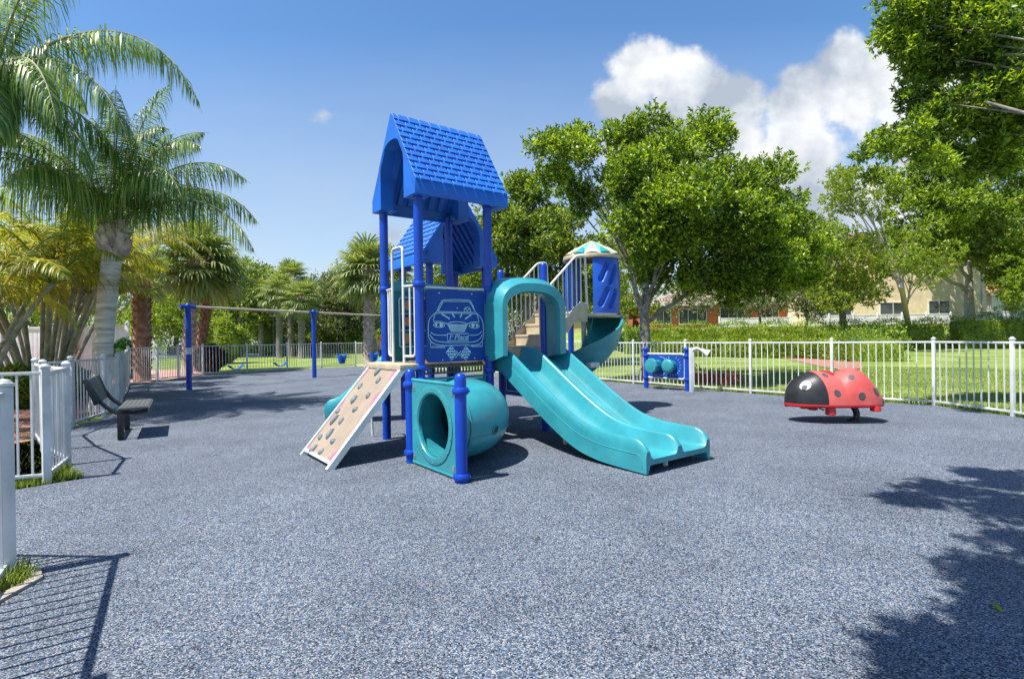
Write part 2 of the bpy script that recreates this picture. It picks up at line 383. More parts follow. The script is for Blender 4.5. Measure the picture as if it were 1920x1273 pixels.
def tag(o, label=None, cat=None, group=None, kind=None):
    if label: o['label'] = label
    if cat: o['category'] = cat
    if group: o['group'] = group
    if kind: o['kind'] = kind
    return o
def empty(name, loc, rz=0.0, **k):
    o = bpy.data.objects.new(name, None); o.empty_display_size = 0.2
    COL.objects.link(o); o.location = loc; o.rotation_euler = (0, 0, rz)
    return tag(o, **k)
def copy_tree(o, parent=None):
    c = o.copy(); COL.objects.link(c)
    if parent: c.parent = parent
    for ch in o.children: copy_tree(ch, c)
    return c
def bez(p0, p1, p2, n=8):
    p0, p1, p2 = Vector(p0), Vector(p1), Vector(p2)
    return [p0 * (1 - t) ** 2 + p1 * 2 * t * (1 - t) + p2 * t * t for t in [i / n for i in range(n + 1)]]
def rounded(pts, r, seg=5):
    "polyline with rounded corners"
    pts = [Vector(p) for p in pts]; out = [pts[0]]
    for i in range(1, len(pts) - 1):
        a, p, b = pts[i - 1], pts[i], pts[i + 1]
        rr = min(r, (a - p).length / 2, (b - p).length / 2)
        out += bez(p + (a - p).normalized() * rr, p, p + (b - p).normalized() * rr, seg)
    return out + [pts[-1]]
def rect_round(x0, x1, y0, y1, r, n=5):
    out = []
    for cx, cy, a0 in ((x1 - r, y0 + r, -PI / 2), (x1 - r, y1 - r, 0), (x0 + r, y1 - r, PI / 2), (x0 + r, y0 + r, PI)):
        out += [(cx + r * math.cos(a0 + PI / 2 * i / n), cy + r * math.sin(a0 + PI / 2 * i / n)) for i in range(n + 1)]
    return out
def text_mb(mb, s, size, to3, shear=0.0):
    cu_ = bpy.data.curves.new('t', 'FONT'); cu_.body = s; cu_.size = size; cu_.shear = shear; cu_.extrude = 0.0012
    cu_.align_x = 'CENTER'; cu_.align_y = 'CENTER'
    ob = bpy.data.objects.new('t', cu_); COL.objects.link(ob)
    bpy.context.view_layer.update()
    me = bpy.data.meshes.new_from_object(ob.evaluated_get(bpy.context.evaluated_depsgraph_get()))
    mb.add([to3(v.co.x, v.co.y, v.co.z + 0.0012) for v in me.vertices], [tuple(p.vertices) for p in me.polygons])
    bpy.data.objects.remove(ob); bpy.data.curves.remove(cu_); bpy.data.meshes.remove(me)

# ------------------------------------------------------------------ foliage helpers (numpy)
def np_mesh(name, V, Fq, m, parent=None, loc=None, smooth=False):
    "V (N,3), Fq (K,4) quads"
    me = bpy.data.meshes.new(name)
    me.vertices.add(len(V)); me.vertices.foreach_set('co', V.astype(np.float32).ravel())
    me.loops.add(Fq.size); me.loops.foreach_set('vertex_index', Fq.astype(np.int32).ravel())
    me.polygons.add(len(Fq)); me.polygons.foreach_set('loop_start', np.arange(0, Fq.size, 4, dtype=np.int32))
    me.update(calc_edges=True); me.materials.append(M[m])
    if smooth: me.shade_smooth()
    o = bpy.data.objects.new(name, me); COL.objects.link(o)
    if parent: o.parent = parent
    if loc is not None: o.location = loc
    return o
def unit(a): return a / np.maximum(np.linalg.norm(a, axis=-1, keepdims=True), 1e-9)
def leaves(P, D, length, width, curl=0.25):
    "rhombic leaves bent along the midrib; returns V,F"
    n = len(P); D = unit(D)
    R = unit(np.cross(D, unit(rng.normal(size=(n, 3)))))
    Nn = np.cross(R, D)
    L = (length * rng.uniform(0.7, 1.25, n))[:, None]; Wd = (width * rng.uniform(0.75, 1.2, n))[:, None]
    a = P; b = P + D * L * 0.5 + R * Wd * 0.5 + Nn * L * 0.08; c = P + D * L - Nn * L * curl * 0.4; d = P + D * L * 0.5 - R * Wd * 0.5 + Nn * L * 0.08
    V = np.stack([a, b, c, d], 1).reshape(-1, 3)
    return V, np.arange(4 * n).reshape(n, 4)
def sprays(C, R, per, k, length, width, outer=0.45, flat=0.0):
    "C centres (n,3), R radii (n,3): per sprays each of k leaves"
    n = len(C)
    d = unit(rng.normal(size=(n, per, 3)))
    r = rng.uniform(outer, 1.0, (n, per, 1)) ** 0.7
    lump = 1 + 0.22 * np.sin(d[..., :1] * 5 + C[:, None, :1] * 3) * np.cos(d[..., 1:2] * 5 + C[:, None, 2:3])
    P = C[:, None, :] + d * r * R[:, None, :] * lump
    P = P.reshape(-1, 3); d = d.reshape(-1, 3)
    out = unit(d + np.array([0, 0, 0.35]) + rng.normal(size=d.shape) * 0.45)
    P2 = np.repeat(P, k, 0); O2 = np.repeat(out, k, 0)
    D = unit(O2 * 0.75 + rng.normal(size=O2.shape) * 0.62)
    P2 = P2 + O2 * rng.uniform(-0.5, 0.5, (len(P2), 1)) * length * 1.3
    return leaves(P2, D, length, width)
def in_poly(x, y, poly):
    c = False; n = len(poly)
    for i in range(n):
        x1, y1 = poly[i]; x2, y2 = poly[i - 1]
        if (y1 > y) != (y2 > y) and x < (x2 - x1) * (y - y1) / (y2 - y1) + x1: c = not c
    return c
def crown_points(poly, Y, n, thick, sep, seed):
    "clump centres filling a crown whose outline as seen at distance Y is poly; real depth thick"
    r = random.Random(seed); xs = [p[0] for p in poly]; ys = [p[1] for p in poly]; out = []
    cx = sum(xs) / len(xs); hw = (max(xs) - min(xs)) / 2
    tries = 0
    while len(out) < n and tries < 20000:
        tries += 1
        x, y = r.uniform(min(xs), max(xs)), r.uniform(min(ys), max(ys))
        if not in_poly(x, y, poly): continue
        e = math.sqrt(max(0.05, 1 - ((x - cx) / hw) ** 2))
        dy = r.uniform(-1, 1) * thick * e
        p = atY(x, y, Y + dy)
        if all((p - q).length > sep for q in out): out.append(p)
    return out
def limbs(mb, base, fork, tips, r0, sub=0.35, seed=0):
    r = random.Random(seed)
    base, fork = Vector(base), Vector(fork)
    mid = (base + fork) / 2 + Vector((r.uniform(-.12, .12), r.uniform(-.12, .12), 0)) * r0 * 4
    tr = bez(base, mid, fork, 8)
    mb.tube(tr, [r0 * (1.35 if i == 0 else 1.08 if i == 1 else 1 - 0.35 * i / 8) for i in range(9)], 12)
    tips = [Vector(t) for t in tips]
    if not tips: return
    k = min(6, max(2, len(tips) // 3)); cen = r.sample(tips, k)
    for _ in range(6):
        grp = [[] for _ in range(k)]
        for t in tips:
            grp[min(range(k), key=lambda q: (t - cen[q]).length)].append(t)
        cen = [sum(g, Vector()) / len(g) if g else cen[q] for q, g in enumerate(grp)]
    for q, g in enumerate(grp):
        if not g: continue
        e = fork + (cen[q] - fork) * 0.8; d = e - fork
        st = fork + (base - fork) * r.uniform(0, sub)
        c = st + Vector((d.x * 0.4, d.y * 0.4, d.z * r.uniform(0.5, 0.75)))
        rr = r0 * r.uniform(0.36, 0.5)
        pts = bez(st, c, e, 10)
        pts = [p + Vector((r.uniform(-1, 1), r.uniform(-1, 1), r.uniform(-1, 1))) * rr * 0.5 * (i > 0) for i, p in enumerate(pts)]
        rad = [rr * (1 - 0.7 * i / 10) for i in range(11)]
        mb.tube(pts, rad, 8)
        for t in g:
            a = r.randint(4, 10); s0 = pts[a]; dd = t - s0
            m_ = s0 + dd * 0.5 + Vector((r.uniform(-1, 1), r.uniform(-1, 1), r.uniform(0, 1))) * dd.length * 0.12
            r1 = rad[a] * 0.6; pp = bez(s0, m_, t, 6)
            mb.tube(pp, [r1 * (1 - 0.8 * i / 6) for i in range(7)], 6)
            for _ in range(2):
                z = pp[r.randint(2, 5)]; e2 = z + Vector((r.uniform(-1, 1), r.uniform(-1, 1), r.uniform(0.0, 1))) * 0.7 * r0 * 3
                mb.tube([z, (z + e2) / 2 + Vector((0, 0, 0.04)), e2], [r1 * 0.4, r1 * 0.25, r1 * 0.08], 4)
def lobe_points(lobes, Y, seed):
    "clump centres inside ellipsoid boughs: (px, py, rx, ry, dY, n)"
    r = random.Random(seed); out = []
    for (px, py, rx, ry, dy, n) in lobes:
        c = atY(px, py, Y + dy); k = (Y + dy) / F_
        for _ in range(n):
            while True:
                v = Vector((r.uniform(-1, 1), r.uniform(-1, 1), r.uniform(-1, 1)))
                if 0.15 < v.length < 1: break
            v = v * (v.length ** -0.35)
            out.append(c + Vector((v.x * rx * k, v.y * (rx + ry) * 0.5 * k, v.z * ry * k)))
    return out
def tree(name, base, fork, poly, Y, n, thick, crad, per, k, ll, lw, leafm, barkm, r0, label, group=None, extra=(), sep=0.6, seed=1, cat='tree', flat=0.75, lobes=None, xr=1.0, ntips=46):
    base = Vector(base)
    root = empty(name, base, label=label, cat=cat, group=group)
    pts = lobe_points(lobes, Y, seed) if lobes else crown_points(poly, Y, n, thick, sep, seed)
    pts = [p - base for p in pts] + [Vector(e) - base for e in extra]
    mb = MB(); r = random.Random(seed)
    core = pts[:len(pts) - len(extra)] if lobes else pts
    tips = core if len(core) < ntips else r.sample(core, ntips)
    limbs(mb, (0, 0, -0.1), Vector(fork) - base, tips, r0, seed=seed)
    mb.build('trunk', barkm, root)
    ne = len(pts) - len(extra)
    C = np.array([tuple(p) for p in pts]); R = np.array([[crad * r.uniform(0.65, 1.25) * (xr if i_ >= ne else 1)] * 3 for i_, _ in enumerate(pts)]) * np.array([1, 1, flat])
    V, Fq = sprays(C, R, per, k, ll, lw)
    np_mesh('crown', V, Fq, leafm, root)
    return root

def fronds(specs, nst, leaf_len, leaf_w, plumose=0.3, droop=1.0, seed=0, segs=3):
    """feather fronds. specs: (base, az, elev, length, sag). returns (V,F) of leaflets and an MB of rachises"""
    r = np.random.default_rng(seed); Vs = []; Fs = []; off = 0; ra = MB()
    for (b, az, el, ln, sag) in specs:
        b = np.array(b, float); t = np.linspace(0, 1, nst)
        d0 = np.array([math.cos(az) * math.cos(el), math.sin(az) * math.cos(el), math.sin(el)])
        pts = [b]; d = d0.copy(); step = ln / (nst - 1)
        for i in range(1, nst):
            d = unit(d + np.array([0, 0, -1.0]) * sag * step * (0.35 + 1.3 * i / nst))
            pts.append(pts[-1] + d * step)
        pts = np.array(pts); T = unit(np.gradient(pts, axis=0))
        ra.tube([tuple(p) for p in pts[::4]] + [tuple(pts[-1])], [0.026 * (1 - 0.85 * i / (len(pts[::4]))) for i in range(len(pts[::4]) + 1)], 5)
        side = unit(np.cross(T, np.array([0, 0, 1.0]))); up = np.cross(side, T)
        s0 = int(nst * 0.13); idx = np.arange(s0, nst)
        for sg in (-1, 1):
            n = len(idx); tt = t[idx][:, None]
            u_ = up[idx] * r.normal(0.1, plumose, (n, 1))
            D = unit(side[idx] * sg * 0.9 + T[idx] * (0.35 + 0.5 * tt) + u_)
            L = leaf_len * np.sin(np.clip(0.18 + tt * 0.85, 0, 1) * PI) ** 0.6 * r.uniform(0.8, 1.1, (n, 1))
            Wd = unit(np.cross(D, r.normal(size=(n, 3)) * 0.35 + up[idx])) * leaf_w
            rows = []; p = pts[idx]; dd = D
            for k in range(segs + 1):
                w = [0.55, 1, 0.75, 0.08, 0.05][k] if segs == 3 else [0.6, 1, 0.9, 0.6, 0.08][k]
                rows.append(np.stack([p - Wd * w / 2, p + Wd * w / 2], 1))
                dd = unit(dd + np.array([0, 0, -1.0]) * droop * (0.25 + 0.5 * k) * r.uniform(0.7, 1.2, (n, 1)))
                p = p + dd * L / segs
            A = np.stack(rows, 1).reshape(n, -1, 3)
            Vs.append(A.reshape(-1, 3)); m_ = 2 * (segs + 1)
            base = off + np.arange(n)[:, None] * m_
            for k in range(segs):
                Fs.append(np.stack([base[:, 0] + 2 * k, base[:, 0] + 2 * k + 1, base[:, 0] + 2 * k + 3, base[:, 0] + 2 * k + 2], 1))
            off += n * m_
    return np.concatenate(Vs), np.concatenate(Fs), ra
def fans(c, n, pet, size, seed=0, lo=-0.9, hi=1.35, nb=26):
    "costapalmate fan leaves round a crown centre"
    r = np.random.default_rng(seed); Vs = []; Fs = []; off = 0; st = MB()
    for i in range(n):
        az = i * 2.399 + r.uniform(-.3, .3); el = hi - (hi - lo) * ((i + .5) / n) ** 0.85 + r.uniform(-.12, .12)
        d = np.array([math.cos(az) * math.cos(el), math.sin(az) * math.cos(el), math.sin(el)])
        pl = pet * r.uniform(0.8, 1.15); b = np.array(c, float)
        e = b + d * pl + np.array([0, 0, -0.12 * pl * math.cos(el)])
        st.tube([tuple(b), tuple((b + e) / 2 + np.array([0, 0, 0.04])), tuple(e)], [0.022, 0.016, 0.012], 4)
        side = unit(np.cross(d, [0, 0, 1.0])); up = np.cross(side, d)
        sz = size * r.uniform(0.85, 1.1)
        a = np.linspace(-2.3, 2.3, nb)[:, None] + r.normal(0, 0.03, (nb, 1))
        D = unit(d * np.cos(a) + side * np.sin(a) + up * (0.28 * np.abs(np.sin(a))))
        L = sz * (0.72 + 0.28 * np.cos(a * 0.6)) * r.uniform(0.9, 1.05, (nb, 1))
        Wd = unit(np.cross(D, up + r.normal(0, .15, (nb, 3)))) * sz * 0.082
        p = np.repeat(e[None], nb, 0); rows = []; dd = D
        for k in range(4):
            w = [0.25, 1, 0.6, 0.06][k]
            rows.append(np.stack([p - Wd * w / 2, p + Wd * w / 2], 1))
            dd = unit(dd + np.array([0, 0, -1.0]) * [0.1, 0.35, 0.9, 1][k]); p = p + dd * L * [0.45, 0.3, 0.25, 0][k]
        A = np.stack(rows, 1).reshape(-1, 3); Vs.append(A)
        base = off + np.arange(nb) * 8
        for k in range(3): Fs.append(np.stack([base + 2 * k, base + 2 * k + 1, base + 2 * k + 3, base + 2 * k + 2], 1))
        off += nb * 8
    return np.concatenate(Vs), np.concatenate(Fs), st

# ================================================================== SETTING
def sstep(a, b, x):
    t = min(1, max(0, (x - a) / (b - a))); return t * t * (3 - 2 * t)
def ground_h(x, y):
    h = 2.0 * sstep(42.5, 47.5, y) * sstep(-2, 8, x)              # raised house plots behind the hedge
    return h
def build_ground():
    xs = [-220, -150, -100, -70, -50, -40, -30] + [i for i in range(-25, 61, 2)] + [70, 90, 120, 180, 240]
    ys = [-40, -20, -10, 0, 10, 20, 30, 35, 38, 40, 41, 42, 43, 44, 45, 46, 47, 48, 50, 55, 60, 70, 85, 100, 140, 200, 300, 420]
    mb = MB(); mb.grid([[(x, y, ground_h(x, y) - 0.02) for x in xs] for y in ys])
    tag(mb.build('ground', 'lawn'), kind='structure')
build_ground()

# fence corner points
RF = [(7.72, 6.4), (7.74, 8.32), (7.62, 9.72), (6.43, 10.82), (5.36, 12.1), (4.35, 13.5), (3.38, 15.0), (2.36, 16.6)]
BF = [(2.36, 16.6), (1.3, 18.0), (.2, 19.35), (-1.0, 20.6), (-2.25, 21.9), (-3.5, 23.2), (-4.9, 24.6), (-6.35, 26.0), (-7.92, 27.2), (-9.3, 26.2), (-10.35, 24.7), (-11.5, 23.3), (-12.6, 21.9), (-12.55, 20.2), (-12.3, 18.6), (-12.15, 17.0)]
LF = [(-12.15, 17.0), (-10.95, 15.25), (-9.85, 13.6), (-8.85, 12.15), (-7.98, 10.85), (-7.5, 9.85), (-7.1, 8.64), (-6.75, 7.6), (-5.9, 6.75), (-4.95, 5.96), (-4.54, 5.22), (-5.9, 4.75), (-7.6, 4.3)]
NF = [(-4.8, 3.22), (-2.93, 3.09), (-2.13, 1.83), (-1.35, 0.6)]
GRASS_WEDGE = [(-3.35, 3.28), (-2.86, 3.2), (-2.72, 3.06), (-2.70, 2.80), (-2.66, 2.40), (-2.30, 1.6), (-1.7, 0.5), (-1.1, -1.2), (-1.1, -3)]

def build_rubber():
    out = [(x, y) for x, y in RF + BF[1:]] + LF[1:10] + [(-4.30, 5.35), (-4.75, 4.85), (-5.6, 4.45), (-7.4, 4.0), (-7.6, 3.6), (-4.9, 3.42)] + GRASS_WEDGE + [(9.5, -3), (9.2, 3.0)]
    bm = bmesh.new(); vs = [bm.verts.new((x, y, 0.012)) for x, y in out]
    f = bm.faces.new(vs); bmesh.ops.triangulate(bm, faces=[f])
    lo = [bm.verts.new((x, y, -0.05)) for x, y in out]; n = len(out)
    for i in range(n): bm.faces.new((vs[i], vs[(i + 1) % n], lo[(i + 1) % n], lo[i]))
    bmesh.ops.recalc_face_normals(bm, faces=bm.faces)
    me = bpy.data.meshes.new('playground_surface'); bm.to_mesh(me); bm.free(); me.materials.append(M['rubber'])
    o = bpy.data.objects.new('playground_surface', me); COL.objects.link(o); tag(o, kind='structure')
build_rubber()

def sheet(name, poly, z, m):
    mb = MB(); mb.add([(x, y, z) for x, y in poly], [tuple(range(len(poly)))]); return tag(mb.build(name, m), kind='structure')
# kerb strip round the near grass wedge
def kerb():
    mb = MB(); pts = [Vector((x, y, 0)) for x, y in GRASS_WEDGE[:8]]
    for off, z in ((0, 0),):
        P = []
        for i, p in enumerate(pts):
            d = (pts[min(i + 1, 7)] - pts[max(i - 1, 0)]).normalized(); nrm = Vector((-d.y, d.x, 0))
            P.append([p - nrm * 0.045 + Vector((0, 0, -.05)), p - nrm * 0.045 + Vector((0, 0, .028)), p + nrm * 0.02 + Vector((0, 0, .03)), p + nrm * 0.02 + Vector((0, 0, -.05))])
        mb.grid(P)
    tag(mb.build('kerb', 'concrete'), kind='structure')
kerb()
sheet('mulch_bed', [(-3.5, 3.2), (-2.9, 3.12), (-2.76, 2.85), (-2.7, 2.4), (-2.35, 1.6), (-1.75, 0.5), (-4, 0.5), (-6, 3.1)], 0.0, 'mulch')
sheet('mulch_bed', [(-14.5, 16.2), (-12.6, 16.6), (-12.6, 18.5), (-12.8, 20.3), (-12.9, 22.1), (-13.6, 25), (-17, 27), (-22, 26), (-22, 18)], 0.004, 'brickp')
sheet('mulch_bed', [(-5.6, 7.4), (-7.0, 7.7), (-7.5, 8.9), (-7.8, 10), (-8.4, 11.4), (-9.5, 13.3), (-12, 16), (-17, 16), (-16, 9), (-11, 6.0), (-7.4, 6.0)], 0.002, 'mulch')
def px_sheet(name, pts, z, m): sheet(name, [tuple(at(x, y))[:2] for x, y in pts], z, m)
px_sheet('mulch_bed', [(1228, 651), (1290, 655), (1400, 664), (1470, 672), (1540, 687), (1582, 694), (1620, 690), (1600, 664), (1590, 650), (1400, 646), (1260, 645)], 0.004, 'mulch')
tag(MB().add([(-60, 95, .03), (-24, 88, .03), (-14, 100, .03), (-12, 150, .03), (-90, 160, .03)], [(0, 1, 2, 3, 4)]).build('lake', 'water'), kind='structure')
tag(MB().add([(-46, 52, .02), (-21, 46, .02), (-19.5, 52, .02), (-26, 75, .02), (-60, 80, .02)], [(0, 1, 2, 3, 4)]).build('lake', 'water'), kind='structure')

# ------------------------------------------------------------------ fences
def fence(pts, h, label, pw=0.05, pk=0.125, z0=0.0, skip=()):
    root = empty('metal_fence', (pts[0][0], pts[0][1], 0), label=label, cat='fence')
    o = Vector((pts[0][0], pts[0][1], 0))
    P = [Vector((x, y, 0)) - o for x, y in pts]
    for i, p in enumerate(P):
        d = (P[min(i + 1, len(P) - 1)] - P[max(i - 1, 0)]).normalized()
        R = Matrix.Rotation(math.atan2(d.y, d.x), 3, 'Z')
        mb = MB(); mb.box(p + Vector((0, 0, h / 2 - 0.02)), (pw, pw, h + 0.04), R, 0.004); po = mb.build('post', 'fence', root)
        cb = MB(); cb.box(p + Vector((0, 0, h + 0.012)), (pw + 0.014, pw + 0.014, 0.02), R, 0.004)
        cb.lathe([(pw * 0.62, h + 0.022), (pw * .45, h + .04), (0.001, h + .048)], p, 8); cb.build('post_cap', 'fence', po)
    for i in range(len(P) - 1):
        if i in skip: continue
        a, b = P[i], P[i + 1]; d = (b - a); L = d.length; d.normalize(); R = Matrix.Rotation(math.atan2(d.y, d.x), 3, 'Z')
        n = max(1, round(L / pk) - 1); mb = MB()
        for k in range(1, n + 1):
            q = a + d * (L * k / (n + 1)); mb.box(q + Vector((0, 0, (h - 0.03 + 0.07) / 2)), (0.016, 0.016, h - 0.03 - 0.07), R)
        pn = mb.build('picket_panel', 'fence', root)
        for z in (h - 0.045, 0.085):
            MB().box((a + b) / 2 + Vector((0, 0, z)), (L - pw, 0.026, 0.034), R, 0.003).build('rail', 'fence', pn)
    return root
fence(RF, 1.2, 'white picket metal fence curving round the right side behind the red ladybug')
fence(BF, 1.24, 'white metal fence along the far back edge of the play area before the lawn', pw=0.06)
fence(LF, 1.12, 'white metal fence zigzagging along the left side behind the black bench', pw=0.065, pk=0.115)
fence(NF, 1.11, 'white metal gate fence corner at the extreme left in the foreground casting a striped shadow', pw=0.07, pk=0.105)

# ------------------------------------------------------------------ vinyl walls, houses
def vinyl(p0, p1, h, z, label, bay=2.2, group=None):
    p0, p1 = Vector((*p0, z)), Vector((*p1, z)); d = p1 - p0; L = d.length; d.normalize(); R = Matrix.Rotation(math.atan2(d.y, d.x), 3, 'Z')
    root = empty('vinyl_fence', p0, label=label, cat='fence', group=group)
    n = max(1, round(L / bay))
    for i in range(n + 1):
        q = d * L * i / n; mb = MB(); mb.box(q + Vector((0, 0, h / 2 + .05)), (0.13, 0.13, h + .1), R, 0.006); po = mb.build('post', 'vinyl', root)
        MB().lathe([(0.10, h + .1), (0.10, h + .13), (0.001, h + .2)], q, 4).build('post_cap', 'vinyl', po)
    for i in range(n):
        a, b = d * L * i / n, d * L * (i + 1) / n; m_ = 14; mb = MB()
        for k in range(m_):
            q = a + (b - a) * ((k + .5) / m_); mb.box(q + Vector((0, 0, h / 2)), (L / n / m_ * 0.94, 0.03, h * 0.94), R, 0.004)
        pn = mb.build('board_panel', 'vinyl', root)
        for zz in (h * 0.97, 0.08): MB().box((a + b) / 2 + Vector((0, 0, zz)), (L / n - .13, 0.06, 0.11), R, 0.006).build('rail', 'vinyl', pn)
    return root
vinyl((-27, 17.5), (-15.6, 21.8), 2.05, 0, 'tall white board fence behind the golden cane palms at the far left')
vinyl((26.3, 48.2), (38.8, 47.5), .88, 2.0, 'long low white board fence in front of the cream two-storey house')
vinyl((19.5, 50.5), (26.2, 50.5), .85, 2.0, 'low greyish board fence under the orange house wall')
vinyl((39.4, 46.0), (46, 46), .95, 2.0, 'short white board fence near the right picture edge')

def window(root, c, w, h, R, panes=2, fm='trim'):
    mb = MB(); t = 0.07
    mb.box(c + R @ Vector((0, -.02, h / 2)), (w + t, 0.10, t), R); mb.box(c + R @ Vector((0, -.02, -h / 2)), (w + t, 0.12, t), R)
    for x in (-w / 2, w / 2): mb.box(c + R @ Vector((x, -.02, 0)), (t, 0.10, h - t), R)
    for k in range(1, panes): mb.box(c + R @ Vector((-w / 2 + w * k / panes, -.02, 0)), (t * .8, 0.08, h - t), R)
    f = mb.build('window', fm, root)
    MB().box(c + R @ Vector((0, -0.012, 0)), (w, 0.03, h), R).build('pane', 'glass', f)
    return f
def gable_house(name, x0, x1, y0, y1, z0, ze, zr, wallm, roofm, label, wins, over=0.5, hip=1.5):
    root = empty(name, (x0, y0, z0), label=label, cat='house'); o = Vector((x0, y0, z0))
    w, d, h = x1 - x0, y1 - y0, ze - z0
    MB().box((w / 2, d / 2, h / 2 - .5), (w, d, h + 1)).build('wall', wallm, root)
    a, b = -over, w + over; c, e = -over, d + over; rz = zr - z0; hp = hip * (d / 2 + over)
    mb = MB(); ym = d / 2
    mb.add([(a, c, h), (b, c, h), (b, e, h), (a, e, h), (a + hp, ym, rz), (b - hp, ym, rz)], [(0, 1, 5, 4), (2, 3, 4, 5), (1, 2, 5), (3, 0, 4), (3, 2, 1, 0)])
    # raised tile courses
    n = 12
    for k in range(1, n):
        t = k / n; p = Vector((a + hp * t, c + (ym - c) * t, h + (rz - h) * t)); q = Vector((b - hp * t, p.y, p.z))
        mb.box((p + q) / 2 + Vector((0, -.02, .02)), ((q - p).length, 0.10, 0.05))
    rf = mb.build('roof', roofm, root)
    MB().box((w / 2, c - .03, h - .12), (b - a + .1, .06, .24)).build('fascia', 'trim', rf)
    I = Matrix.Identity(3)
    for (wx, wz, ww, wh, pn) in wins: window(root, Vector((wx, -0.03, wz)), ww, wh, I, pn)
    return root
gable_house('orange_house', 14.3, 36, 55, 68, 2.0, 4.55, 8.2, 'orange_wall', 'tiles', 'single storey orange stucco house with brown tiled roof behind the central oak',
            [(1.2, 1.25, 1.5, 1.5, 2), (4.2, 1.25, 2.8, 1.6, 3), (8.3, 1.25, 2.6, 1.6, 3), (12.3, 1.3, 1.3, 1.4, 2), (18, 1.3, 1.8, 1.4, 2)])
gable_house('yellow_house', 3.5, 12.2, 56, 68, 2.0, 4.5, 8.0, 'yellow_wall', 'tiles', 'low pale yellow house with greyish roof just right of the spiral slide', [(2, 1.2, 1.4, 1.4, 2), (5.4, 1.1, 1.1, 1.5, 2)])
def cream_house():
    r = gable_house('cream_house', 34.7, 45.5, 51.5, 63, 2.0, 9.3, 12.0, 'cream_wall', 'tiles', 'two-storey cream stucco house with a plain wall behind the right hand trees',
                [(1.8, 1.55, 2.5, 1.2, 2), (6.2, 1.6, 2.0, 1.3, 2)])
    bm = MB(); bm.box((-3.3, 2.0, 1.6), (6.6, 4.0, 5.4)); w = bm.build('wing_wall', 'cream_wall', r)
    MB().add([(-7.0, -.4, 4.3), (.0, -.4, 4.3), (.0, 4.3, 6.2), (-7.0, 4.3, 6.2), (-7.0, 4.3, 4.3), (0, 4.3, 4.3)], [(0, 1, 2, 3), (0, 3, 4), (1, 5, 2), (0, 4, 5, 1)]).build('wing_roof', 'tiles_red', r)
    window(r, Vector((-4.0, -.03, 1.55)), 3.6, 1.3, Matrix.Identity(3), 3)
    MB().box((10.4, -.06, 3.6), (.16, .1, 7.2)).build('downpipe', 'trim', r)
cream_house()
gable_house('grey_house', 50, 64, 56, 66, 2.0, 5.2, 8.6, 'trim', 'tiles_red', 'pale house with red tiled roof at the right picture edge beyond the hedge', [(2, 1.6, 1.8, 1.5, 2), (6, 1.6, 1.8, 1.5, 2)])
gable_house('lakeside_house', -66, -44, 165, 180, 0, 4.5, 9, 'cream_wall', 'tiles', 'distant beige house across the lake seen beneath the oaks', [(3, 2, 3, 2, 2), (9, 2, 4, 2.2, 3), (16, 2, 3, 2, 2)])

# blue things beyond the vinyl wall
def blue_tube(px, py, r, label):
    p = atY(px, py, 24.5); mb = MB(); mb.lathe([(r, -1.5), (r, 0), (r * .92, .12), (r * .6, .22), (.001, .26)], (0, 0, 0), 18)
    o = mb.build('play_tube', 'roof', loc=p - Vector((0, 0, .1))); tag(o, label, 'play equipment')
    return o
blue_tube(2, 624, 0.26, 'blue rounded top of play equipment above the white wall at the left picture edge')
blue_tube(72, 622, 0.10, 'small blue post top above the white wall between the cane palms')

# fountains
def fountain(px, base_y, top_y, Y, wpx, label):
    p0 = atY(px, base_y, Y); p1 = atY(px, top_y, Y); h = p1.z - p0.z; w = wpx / F_ * Y / 2
    root = empty('fountain', (p0.x, p0.y, 0.03), label=label, cat='fountain')
    r = np.random.default_rng(px); n = 2600
    t = r.uniform(0, 1, n) ** 0.8; a = r.uniform(0, 2 * PI, n); k = r.uniform(0, 1, n) ** .6
    z = (h + p0.z) * (1 - t ** 1.6) ; rad = w * t * k
    P = np.stack([rad * np.cos(a), rad * np.sin(a), z], 1)
    V, Fq = leaves(P, np.stack([np.cos(a) * .3 * t, np.sin(a) * .3 * t, -np.ones(n)], 1), 0.07 * h, 0.026 * h)
    np_mesh('water_spray', V, Fq, 'spray', root)
    MB().lathe([(w * .2, 0), (w * .2, .1), (w * .08, .16), (.001, .16)], (0, 0, 0), 12).build('nozzle', 'grey', root)
fountain(497, 650, 612, 70, 42, 'tall white water jet in the lake between two oak trunks')
fountain(299, 652, 620, 62, 22, 'smaller white water jet in the lake near the rusty palm trunk')

# ================================================================== PLAY STRUCTURE  (local frame: x right-back, y left-back)
BX, BY = -1.10, 6.42
PS = empty('play_structure', (BX, BY, 0), math.atan2(.6, .8), label='blue and teal playground climbing structure with shingled roofs, slides and crawl tunnel', cat='play structure')
def collar(mb, x, y, z, r=0.058, h=0.07):
    mb.lathe([(r, z - h / 2), (r + .016, z - h / 2 + .006), (r + .024, z - .012), (r + .024, z + .012), (r + .016, z + h / 2 - .006), (r, z + h / 2)], (x, y, 0), 18)
def post(x, y, h, dome=True, clamps=(), r=0.056):
    mb = MB()
    if dome: mb.lathe([(r, -.05), (r, h - .07), (r * .97, h - .045), (r * .8, h - .018), (r * .45, h - .003), (.0005, h)], (x, y, 0), 20)
    else: mb.lathe([(r, -.05), (r, h)], (x, y, 0), 20)
    p = mb.build('post', 'post', PS)
    for z in clamps:
        cb = MB(); collar(cb, x, y, z, r)
        cb.tube([(x + (r + .015) * .7, y - (r + .015) * .7, z), (x + (r + .035) * .7, y - (r + .035) * .7, z)], .012, 8)
        cb.build('clamp', 'post', p)
    return p
post(0, 1, 3.1, False, (2.02, 1.0)); post(0, 0, 3.1, False, (2.0, 1.0, .86)); post(1, 0, 3.1, False, (1.98, 1.08, .93)); post(1, 1, 3.1, False, (1.98, 1.0))
